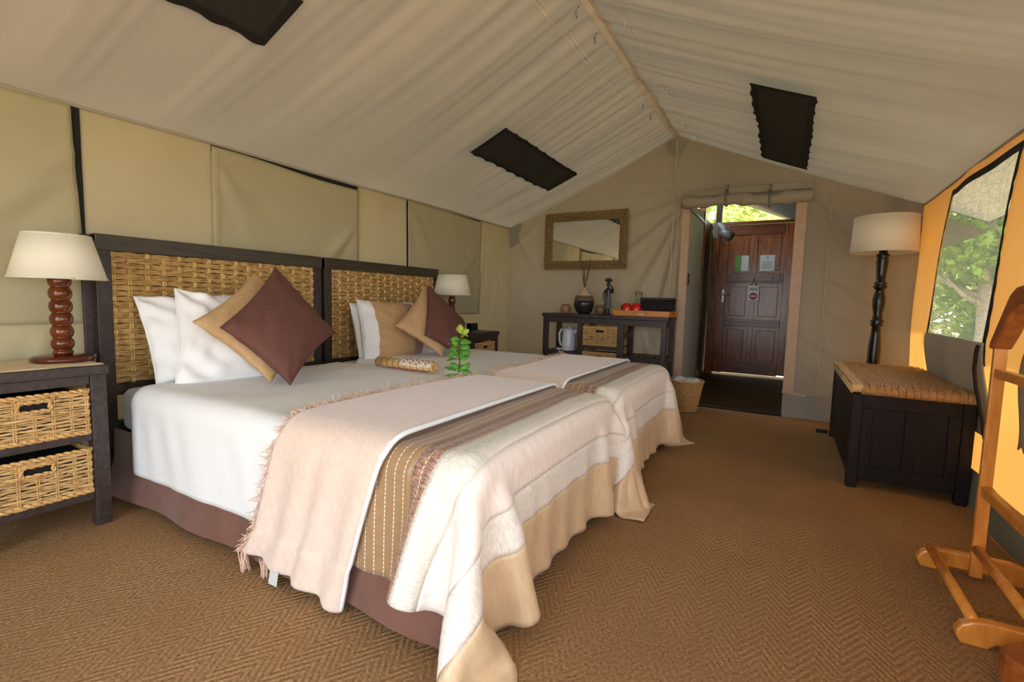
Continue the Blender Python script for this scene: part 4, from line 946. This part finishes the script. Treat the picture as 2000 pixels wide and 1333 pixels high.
# ------------------------------------------------------------------ chest with rush lid
r = empty('blanket_chest', (.61, 3.87, 0), 'dark panelled blanket chest with a woven rush lid below the screen window', 'chest')
x0, x1, y0, y1, zt = .345, .862, 3.244, 4.50, .53
for xa in (x0, x1-.05):
    for ya in (y0, y1-.05): wbuild(MB().box(xa, xa+.05, ya, ya+.05, 0, zt), 'corner_post', 'chest_wood', r, bevel=.003)
for ya in (y0+.006, y1-.036):
    wbuild(MB().box(x0+.05, x1-.05, ya, ya+.03, zt-.075, zt), 'end_rail', 'chest_wood', r, bevel=.003); wbuild(MB().box(x0+.05, x1-.05, ya, ya+.03, .055, .13), 'end_rail', 'chest_wood', r, bevel=.003)
    wbuild(MB().box(.585, .632, ya, ya+.03, .13, zt-.075), 'end_stile', 'chest_wood', r, bevel=.003)
    for xa in (x0+.05, x1-.10): wbuild(MB().box(xa, xa+.05, ya, ya+.03, .13, zt-.075), 'end_stile', 'chest_wood', r, bevel=.003)
    for xa, xb in ((x0+.10, .585), (.632, x1-.10)): wbuild(MB().box(xa, xb, ya+.014, ya+.022, .13, zt-.075), 'end_panel', 'chest_wood', r)
for xa in (x0+.006, x1-.036):
    wbuild(MB().box(xa, xa+.03, y0+.05, y1-.05, zt-.075, zt), 'side_rail', 'chest_wood', r, bevel=.003); wbuild(MB().box(xa, xa+.03, y0+.05, y1-.05, .055, .13), 'side_rail', 'chest_wood', r, bevel=.003)
    nb = 11
    for i in range(nb):
        ya = y0+.05+(y1-y0-.10)*i/nb; wbuild(MB().box(xa+.008, xa+.022, ya+.004, ya+(y1-y0-.10)/nb-.004, .12, zt-.07), 'side_board', 'chest_wood', r, bevel=.003)
    wbuild(MB().box(xa+.014, xa+.020, y0+.05, y1-.05, .12, zt-.07), 'gap_shadow', 'inner_shadow', r)  # near-black sheet painting the shadow in the gaps between boards
wbuild(MB().box(x0+.01, x1-.01, y0+.01, y1-.01, .06, .075), 'chest_bottom', 'chest_wood', r)
wbuild(MB().box(x0+.02, x1-.02, y0+.02, y1-.02, zt, zt+.02), 'lid_board', 'chest_wood', r)
rg = np.random.default_rng(31); ns_ = 15; lx0, lx1 = x0-.006, x1-.004
for i in range(ns_):
    xx = lx0+.045+(lx1-lx0-.05)*(i+.5)/ns_; b = MB()
    for f in range(3):
        xo = xx+(f-1)*.0078; pts = []
        for (yy, zz) in [(y0+.03, zt+.004), (y0-.008, zt+.006), (y0-.016, zt+.022), (y0-.012, zt+.044), (y0+.008, zt+.055)]: pts.append((xo+rg.normal()*.0006, yy, zz))
        for q in range(1, 60):
            yy = y0+.008+(y1-y0-.012)*q/60; g = (i % 2)*math.pi
            pts.append((xo+rg.normal()*.0008, yy, zt+.045+.013*math.sin(yy*2*math.pi/.10+g)+.002*math.sin(q*.7+f)))
        pts.append((xo, y1+.006, zt+.04)); pts.append((xo, y1+.002, zt+.01))
        b.tube(pts, .0066, 6, cap=False)
    wbuild(b, 'rush_strand', 'rush', r, smooth=True, fix=False)
b = MB()
for i in range(62):
    xx = lx0+.047+(lx1-lx0-.052)*i/61+rg.normal()*.0006; b.tube([(xx, y0+.02, zt+.003), (xx, y0-.007, zt+.004), (xx, y0-.014, zt+.020), (xx, y0-.012, zt+.040), (xx, y0+.006, zt+.049), (xx, y0+.05, zt+.040)], .0046, 5)
wbuild(b, 'wrapped_edge', 'rush', r, smooth=True, fix=False)
b = MB()
for i in range(9):
    t = i/8; b.tube([(lx0+.002+.045*t, y0-.012+.006*t, zt+.012+.0*t), (lx0+.002+.045*t, y0-.014, zt+.045), (lx0+.002+.045*t, y0+.01, zt+.052+.003*math.sin(i*2))]+[(lx0+.002+.045*t, y0+.01+(y1-y0-.01)*q/20, zt+.053+.002*math.sin(q+i)) for q in range(1, 21)], .0042, 5)
for i in range(6): b.tube([(lx0-.001+.001*math.sin(i), y0-.01, zt+.008+.007*i), (lx0-.001, y1, zt+.008+.007*i)], .0045, 5)
wbuild(b, 'rush_border', 'rush_edge', r, smooth=True, fix=False)
# ------------------------------------------------------------------ valet stand
r = empty('valet_stand', (.66, 2.14, 0), 'varnished pine clothes valet stand by the orange canvas wall', 'valet stand')
def foot_poly(xa, xb, h=.082):
    P = [(xa+.012, 0), (xa+.075, 0), (xa+.085, .012), (xa+.10, .022), (xb-.10, .022), (xb-.085, .012), (xb-.075, 0), (xb-.012, 0)]
    P += [(xb-.002, .02), (xb, .035), (xb-.012, .058), (xb-.035, .074), (xb-.07, h), (xa+.07, h), (xa+.035, .074), (xa+.012, .058), (xa, .035), (xa+.002, .02)]
    return P
Y1, Y2 = 2.40, 1.90
for yy in (Y1, Y2): wbuild(MB().prism(foot_poly(.505, .845), 'y', yy-.018, yy+.018), 'foot', 'pine', r, bevel=.006)
for yy, s_ in ((Y1, -1), (Y2, -1)): wbuild(MB().box(.655, .692, yy-.038, yy-.016, .01, .90), 'upright', 'pine', r, bevel=.004)
wbuild(MB().tube([(.545, Y1, .075), (.545, Y2, .075)], .016, 10), 'front_rail', 'pine', r, smooth=True)
wbuild(MB().tube([(.668, Y1-.04, .12), (.668, Y2, .12)], .017, 10), 'centre_rail', 'pine', r, smooth=True)
wbuild(MB().box(.660, .688, Y2-.03, Y1-.03, .325, .362), 'lower_crossbar', 'pine', r, bevel=.004)
wbuild(MB().box(.660, .688, Y2-.03, Y1-.03, .765, .797), 'upper_crossbar', 'pine', r, bevel=.004)
hp = [(Y1-.01, .868), (Y1-.015, .892), (Y1-.09, .985), (Y1-.15, 1.06), (Y1-.20, 1.085), (2.14, 1.09), (Y2+.14, 1.085), (Y2+.09, 1.06), (Y2+.03, .985), (Y2-.045, .892), (Y2-.05, .868), (Y2-.02, .868), (Y2+.05, .93), (Y2+.11, 1.0), (Y2+.17, 1.025), (2.14, 1.03), (Y1-.23, 1.025), (Y1-.17, 1.0), (Y1-.11, .93), (Y1-.04, .868)]
wbuild(MB().prism(hp, 'x', .645, .70), 'coat_hanger', 'pine_dark', r, bevel=.006)
r = empty('wooden_stool', (.72, 1.66, 0), 'reddish wooden low stool with a rounded plank edge beside the valet foot', 'stool')
pl = [(.565+.075*(1-math.cos(a)), 1.745+.0-.075*math.sin(a)+.0) for a in np.linspace(-math.pi/2, math.pi/2, 13)]
sp = [(.64-.085*math.cos(a), 1.715+.07*math.sin(a)) for a in np.linspace(-math.pi/2, math.pi/2, 13)]
wbuild(MB().prism(sp+[(.90, 1.785), (.90, 1.645)], 'z', .02, .10), 'plank', 'pine_dark', r, bevel=.006)
wbuild(MB().box(.60, .86, 1.67, 1.76, 0, .022), 'runner', 'chest_wood', r, bevel=.003)
# ------------------------------------------------------------------ console table
r = empty('console_table', (-1.6, 4.8, 0), 'dark wooden console table under the mirror with two wicker drawers', 'console')
cx0, cx1, cy0, cy1, ct = -2.235, -.965, 4.60, 4.99, .87
wbuild(MB().box(cx0-.012, cx1+.012, cy0-.012, cy1, ct-.035, ct), 'top', 'dark_wood', r, bevel=.004)
for xa in (cx0, cx1-.05):
    for ya in (cy0, cy1-.05): wbuild(MB().box(xa, xa+.05, ya, ya+.05, 0, ct-.035), 'leg', 'dark_wood', r, bevel=.003)
for xa in (-1.845, -1.428):
    for ya in (cy0, cy1-.05): wbuild(MB().box(xa, xa+.055, ya, ya+.05, 0, ct-.035), 'divider_post', 'dark_wood', r, bevel=.003)
wbuild(MB().box(cx0, cx1, cy0+.004, cy0+.034, ct-.095, ct-.035), 'apron', 'dark_wood', r, bevel=.003)
for xa in (cx0+.008, cx1-.042, -1.838, -1.42): wbuild(MB().box(xa, xa+.035, cy0+.05, cy1-.05, ct-.095, ct-.035), 'side_apron', 'dark_wood', r, bevel=.003)
for z in (.555, .30): wbuild(MB().box(-1.79, -1.428, cy0+.004, cy0+.034, z-.03, z+.012), 'drawer_rail', 'dark_wood', r, bevel=.003)
for z in (.555, .30): wbuild(MB().box(-1.80, -1.42, cy0+.034, cy1-.04, z-.012, z+.004), 'drawer_shelf', 'dark_wood', r)
for (xa, xb, z) in ((cx0, -1.845, .475), (-1.373, cx1, .475)):
    wbuild(MB().box(xa+.0, xb, cy0+.006, cy0+.036, z-.05, z), 'shelf_rail', 'dark_wood', r, bevel=.003); wbuild(MB().box(xa, xb, cy1-.036, cy1-.006, z-.05, z), 'shelf_rail', 'dark_wood', r, bevel=.003)
    n = 8
    for i in range(n): xs = xa+.01+(xb-xa-.06)*i/(n-1); wbuild(MB().box(xs, xs+.032, cy0+.02, cy1-.02, z-.012, z+.006), 'shelf_slat', 'dark_wood', r, bevel=.002)
for xa in (cx1-.042, cx0+.008, -1.838, -1.42): wbuild(MB().box(xa, xa+.035, cy0+.05, cy1-.05, .425, .475), 'side_rail', 'dark_wood', r, bevel=.003)
wbuild(MB().box(-1.40, -1.39, cy0+.05, cy1-.05, .64, .70), 'side_guard', 'dark_wood', r, bevel=.002)
for z, lv in ((.562, 'upper'), (.306, 'lower')):
    basket('wicker_basket', (-1.61, 4.604, z), .34, .345, .19, lv+' pale wicker drawer basket in the console table under the mirror', 'wicker drawers of the console', seed=40, rot=-math.pi/2)
# things on the console
def thing(name, loc, label, cat, group=None): return empty(name, loc, label, cat, group)
r = thing('vase', (-1.862, 4.80, ct), 'round two-tone dark glazed vase with a pale neck on the console', 'vase')
MB().lathe([(.055, 0), (.08, .02), (.103, .07), (.108, .11), (.104, .135)], n=32).build('lower_body', 'vase_dark', r, smooth=True)
MB().lathe([(.104, .135), (.097, .165), (.085, .19)], n=32, cap=False).build('shoulder', 'vase_mid', r, smooth=True)
MB().lathe([(.085, .19), (.06, .22), (.03, .24), (.018, .255), (.016, .27), (.02, .275), (.012, .272)], n=32, cap=False).build('neck', 'vase_top', r, smooth=True)
r = thing('twigs', (-1.862, 4.80, ct+.20), 'bunch of thin dry twigs standing in the vase', 'twigs'); rg = np.random.default_rng(3)
for i in range(11):
    a = rg.uniform(0, 6.28); s_ = rg.uniform(.03, .13); h = rg.uniform(.2, .36); MB().tube([(0, 0, 0), (.004*math.cos(a), .004*math.sin(a), .07), (s_*.5*math.cos(a), s_*.4*math.sin(a), .07+h*.5), (s_*1.0*math.cos(a+.2), s_*.6*math.sin(a+.2), .07+h)], [.003, .003, .002, .001], 5).build('twig', 'twig', r, smooth=True)
for x, mt, lb in ((-2.058, 'candle_a', 'rosy brown round candle holder left standing apart from the statuette'), (-1.672, 'candle_b', 'smoky brown round candle holder beside the statuette')):
    r = thing('candle_holder', (x, 4.77, ct), lb.replace('left standing apart from the statuette', 'on the far side of the vase from the statuette'), 'candle holder', 'candle holders on the console')
    MB().lathe([(.030, 0), (.047, .012), (.058, .045), (.056, .06), (.048, .082), (.036, .097), (.033, .096), (.044, .08), (.03, .03)], n=26, cap=False).build('bowl', mt, r, smooth=True)
    MB().lathe([(.001, .02), (.03, .02), (.03, .05), (.001, .052)], n=16, cap=False).build('candle', 'vase_mid', r, smooth=True)
r = thing('statuette', (-1.585, 4.74, ct), 'dark carved statuette of a figure carrying a basket on its head', 'statuette')
b = MB().lathe([(.03, 0), (.034, .008), (.026, .014)], n=16, sx=1.1).build('plinth', 'statue', r, smooth=True)
b = MB()
b.tube([(-.013, 0, .01), (-.014, 0, .06), (-.014, 0, .13)], [.010, .009, .013], 8).tube([(.013, 0, .01), (.014, 0, .06), (.014, 0, .13)], [.010, .009, .013], 8)
b.lathe([(.03, .11), (.032, .16), (.026, .2), (.030, .235), (.033, .25), (.02, .265), (.011, .272), (.011, .283), (.018, .292), (.021, .305), (.018, .32), (.008, .328)], n=16, sy=.75)
b.tube([(-.030, 0, .25), (-.042, -.008, .21), (-.044, -.01, .17), (-.04, -.02, .14)], [.010, .009, .008, .006], 7); b.tube([(.030, 0, .25), (.044, -.01, .235), (.04, -.012, .275), (.03, -.008, .30)], [.010, .009, .008, .006], 7)
b.lathe([(.006, .215), (.016, .225), (.018, .245), (.012, .258), (.013, .272), (.006, .285)], (.038, .012, 0), n=10); b.build('figure', 'statue', r, smooth=True)
MB().lathe([(.038, .07), (.036, .12), (.030, .18)], n=18, sy=.8, cap=False).build('skirt', 'statue_skirt', r, smooth=True)
b = MB().lathe([(.012, .328), (.034, .338), (.042, .352), (.036, .352), (.01, .345)], n=18, cap=False)
for i in range(7): a = i*.9; b.lathe([(.002, .345), (.010, .352), (.010, .362), (.003, .37)], (.02*math.cos(a), .02*math.sin(a), 0), n=8)
b.build('head_basket', 'statue', r, smooth=True)
r = thing('kettle', (-2.0, 4.76, .481), 'white jug kettle on the lower console shelf', 'kettle')
MB().lathe([(.085, 0), (.088, .012), (.082, .022), (.05, .024)], n=28).build('power_base', 'white_plastic', r, smooth=True)
MB().lathe([(.075, .022), (.078, .04), (.072, .12), (.062, .2), (.056, .225), (.02, .236)], n=28).build('jug', 'white_plastic', r, smooth=True)
MB().tube([(-.05, -.0, .205), (-.09, 0, .215), (-.115, 0, .17), (-.11, 0, .1), (-.095, 0, .05), (-.07, 0, .045)], [.012, .014, .013, .012, .012, .010], 8).build('handle', 'white_plastic', r, smooth=True)
MB().tube([(.045, 0, .185), (.075, 0, .21), (.085, 0, .225)], [.026, .018, .008], 10).build('spout', 'white_plastic', r, smooth=True)
MB().lathe([(.012, .236), (.014, .246), (.004, .25)], n=12).build('lid_knob', 'white_plastic', r, smooth=True)
MB().tube([(-.08, 0, .008), (-.11, -.02, .006), (-.13, -.03, .006)], .012, 8).build('switch', 'white_plastic', r, smooth=True)
# tray
tx0, tx1, ty0, ty1 = -1.475, -.945, 4.585, 4.95
r = thing('serving_tray', ((tx0+tx1)/2, (ty0+ty1)/2, ct), 'orange wooden serving tray with hand holes on the console', 'tray')
wbuild(MB().box(tx0, tx1, ty0, ty1, ct, ct+.010), 'tray_base', 'tray', r, bevel=.002)
for ya in (ty0, ty1-.012): wbuild(MB().box(tx0, tx1, ya, ya+.012, ct+.004, ct+.055), 'long_side', 'tray', r, bevel=.002)
for xa in (tx0, tx1-.012):
    wbuild(MB().box(xa, xa+.012, ty0+.012, ty1-.012, ct+.004, ct+.055), 'short_side', 'tray', r, bevel=.002)
    b = MB(); ym = (ty0+ty1)/2; b.prism([(ym+.035*math.cos(t), ct+.034+.009*math.sin(t)) for t in np.linspace(0, 6.28, 17)[:-1]], 'x', xa-.001, xa+.013); wbuild(b, 'hand_hole_shadow', 'inner_shadow', r)  # solid plug coloured like the shadow of an open hole
MB_ = MB().tube([(-1.235, 4.583, ct+.012), (-1.22, 4.578, ct+.02), (-1.19, 4.578, ct+.02), (-1.175, 4.583, ct+.010)], .006, 6)
r2_ = thing('spoon', (-1.2, 4.57, ct), 'bent white spoon handle against the front of the orange tray', 'spoon'); wbuild(MB_, 'spoon_handle', 'white_plastic', r2_, smooth=True)
for x, lb in ((-1.36, 'red mug turned upside down on the tray nearest the statuette'), (-1.268, 'red mug turned upside down on the tray beside the black wicker box')):
    r = thing('mug', (x, 4.64, ct+.010), lb, 'mug', 'red mugs on the tray')
    MB().lathe([(.042, 0), (.045, .006), (.045, .06), (.040, .10), (.028, .114), (.001, .116)], n=26).build('cup', 'red', r, smooth=True)
    MB().tube([(.038, -.01, .065), (.06, -.02, .055), (.06, -.02, .03), (.040, -.01, .02)], .005, 7).build('handle', 'red', r, smooth=True)
    MB().tube([(.041*math.cos(t), .041*math.sin(t), .004) for t in np.linspace(0, 6.28, 25)], .0035, 6).build('rim', 'white_plastic', r, smooth=True)
r = thing('carafe', (-1.30, 4.83, ct+.010), 'clear green-tinted glass carafe behind the red mugs', 'carafe')
MB().lathe([(.05, 0), (.062, .02), (.064, .08), (.055, .12), (.035, .15), (.033, .17), (.036, .215), (.036, .222), (.031, .22), (.029, .17), (.03, .152), (.05, .118), (.058, .08), (.056, .022), (.001, .01)], n=28, cap=False).build('bottle', 'glass', r, smooth=True)
MB().lathe([(.034, .215), (.036, .235), (.028, .245), (.001, .246)], n=20, cap=False).build('stopper', 'glass', r, smooth=True)
r = thing('drinking_glass', (-1.425, 4.78, ct+.010), 'clear drinking glass on the tray behind the mugs', 'glass')
MB().lathe([(.028, 0), (.032, .09), (.030, .09), (.026, .006), (.001, .005)], n=22, cap=False).build('tumbler', 'glass', r, smooth=True)
r = empty('wicker_box', (-1.10, 4.80, ct+.010), 'black lidded wicker box on the orange tray', 'box'); rg = np.random.default_rng(8)
bw, bd, bh = .142, .085, .172
b = MB(); rib = MB()
per = [(-bw, -bd), (bw, -bd), (bw, bd), (-bw, bd), (-bw, -bd)]
for j in range(9):
    pts = []
    for (p, q) in zip(per[:-1], per[1:]):
        for i in range(12): t = i/12; x = p[0]+(q[0]-p[0])*t; y = p[1]+(q[1]-p[1])*t; o_ = .003*(1 if (i+j) % 2 else -1); nx = (q[1]-p[1]); ny = -(q[0]-p[0]); l = math.hypot(nx, ny); pts.append((x+nx/l*o_, y+ny/l*o_, .008+bh*.82*j/8))
    pts.append(pts[0]); b.tube(pts, .0068, 5, cap=False)
b.build('woven_sides', 'wicker_dark', r, smooth=True, fix=False)
for (p, q) in zip(per[:-1], per[1:]):
    for i in range(6): t = i/6; rib.tube([(p[0]+(q[0]-p[0])*t, p[1]+(q[1]-p[1])*t, 0), (p[0]+(q[0]-p[0])*t, p[1]+(q[1]-p[1])*t, bh*.88)], .005, 5)
rib.build('rib', 'wicker_dark', r, smooth=True)
MB().box(-bw+.004, bw-.004, -bd+.004, bd-.004, 0, bh*.85).build('liner', 'inner_shadow', r)  # block coloured as the shadow behind the open weave
MB().box(-bw-.008, bw+.008, -bd-.008, bd+.008, bh*.86, bh).build('lid', 'wicker_dark', r, bevel=.006)
# mirror
r = empty('wall_mirror', (-1.95, 5.0, 1.345), 'rectangular mirror in a braided fibre frame hanging above the console', 'mirror')
tilt = 0.0
def mp(x, z, d): return (x, -.012-d-tilt*(z/.615), z)
hw = .475; H = .615; fw2 = .092
MB().add([mp(-hw+fw2, fw2, .012), mp(hw-fw2, fw2, .012), mp(hw-fw2, H-fw2, .012), mp(-hw+fw2, H-fw2, .012)], [(0, 1, 2, 3)]).build('mirror_glass', 'mirror', r)
MB().add([mp(-hw+.02, .02, 0), mp(hw-.02, .02, 0), mp(hw-.02, H-.02, 0), mp(-hw+.02, H-.02, 0), mp(-hw+.02, .02, .011), mp(hw-.02, .02, .011), mp(hw-.02, H-.02, .011), mp(-hw+.02, H-.02, .011)], [(0, 1, 2, 3), (4, 5, 6, 7), (0, 1, 5, 4), (1, 2, 6, 5), (2, 3, 7, 6), (3, 0, 4, 7)]).build('backing', 'dark_wood', r)
def braid(p, q, inset_dir, nrow=4):
    b = MB(); L = math.hypot(q[0]-p[0], q[1]-p[1]); d = ((q[0]-p[0])/L, (q[1]-p[1])/L)
    for k in range(nrow):
        off = (k+.5)*fw2/nrow; ins = off   # mitred corners
        a0 = ins; a1 = L-ins
        for ph in (0, math.pi):
            pts = []; n = int((a1-a0)/.010)
            for i in range(n+1):
                a = a0+(a1-a0)*i/n; t = i*.62+ph+k; o2 = off+.0075*math.cos(t); dd = .016+.009*math.sin(t)+.008*math.sin(math.pi*(k+.5)/nrow)
                pts.append(mp(p[0]+d[0]*a+inset_dir[0]*o2, p[1]+d[1]*a+inset_dir[1]*o2, dd))
            b.tube(pts, .0078, 6)
    return b
for p, q, nd in (((-hw, 0), (hw, 0), (0, 1)), ((-hw, H), (hw, H), (0, -1)), ((-hw, 0), (-hw, H), (1, 0)), ((hw, 0), (hw, H), (-1, 0))):
    braid(p, q, nd).build('braided_frame', 'mirror_frame', r, smooth=True, fix=False)
# clock box on the far nightstand
r = thing('alarm_clock', (-2.66, 3.90, .685), 'small black box clock on the nightstand beside the small lamp', 'clock')
MB().box(-.03, .03, -.055, .055, 0, .075).build('clock_body', 'screen_black', r, bevel=.004)
MB().box(.032, .05, -.05, .02, 0, .008).build('teal_strip', 'teal', r, bevel=.002)
# waste basket
r = empty('waste_basket', (-.79, 4.72, 0), 'pale woven waste basket with a plastic liner by the tent opening', 'basket'); rg = np.random.default_rng(12)
b = MB(); rows = 26
for j in range(rows):
    z = .008+.272*j/(rows-1); R_ = .105+.05*(j/(rows-1)); pts = []
    for i in range(49):
        a = 2*math.pi*i/48; o_ = .0035*(1 if ((i//2)+j) % 2 else -1); pts.append(((R_+o_)*math.cos(a), (R_+o_)*math.sin(a), z+rg.normal()*.0008))
    b.tube(pts, .0058, 5, cap=False)
b.build('woven_wall', 'wicker', r, smooth=True, fix=False)
b = MB()
for i in range(24): a = 2*math.pi*i/24; b.tube([(.105*math.cos(a), .105*math.sin(a), 0), (.157*math.cos(a), .157*math.sin(a), .285)], .004, 5)
b.build('rib', 'wicker_rib', r, smooth=True)
b = MB()
for ph in (0, math.pi): b.tube([((.158+.005*math.cos(i*1.1+ph))*math.cos(2*math.pi*i/80), (.158+.005*math.cos(i*1.1+ph))*math.sin(2*math.pi*i/80), .287+.005*math.sin(i*1.1+ph)) for i in range(81)], .0065, 5, cap=False)
b.build('rim', 'wicker_rib', r, smooth=True, fix=False)
MB().lathe([(.001, .01), (.098, .01), (.145, .27)], n=30, cap=False).build('basket_shadow', 'inner_shadow', r, smooth=True, fix=False)  # dark cone painted as the shadow inside the basket
A = np.zeros((49, 12, 3)); rg = np.random.default_rng(2)
for i in range(49):
    a = 2*math.pi*i/48
    for j in range(12):
        t = j/11; R_ = .146*(1-t)+.001; w_ = (.014*math.sin(a*5+1)+.012*math.sin(a*3))*math.sin(math.pi*min(1, t*1.6)); A[i, j] = (R_*math.cos(a), R_*math.sin(a), .278+.028*math.sin(math.pi*t*.55)+w_+.03*math.exp(-((a-3.6)/.5)**2)*math.sin(math.pi*t))
MB().grid(A).build('bin_liner', 'bag', r, smooth=True, fix=False)
# small plug by the chest
r = empty('power_plug', (.31, 4.55, 0), 'small black power plug with a silver pin on the carpet by the chest', 'plug')
MB().box(-.05, .03, -.02, .02, 0, .025).build('plug_body', 'black_tape', r, bevel=.004); MB().lathe([(.007, .024), (.007, .032), (.002, .035)], (-.02, 0, 0), 10).build('pin', 'steel', r, smooth=True)
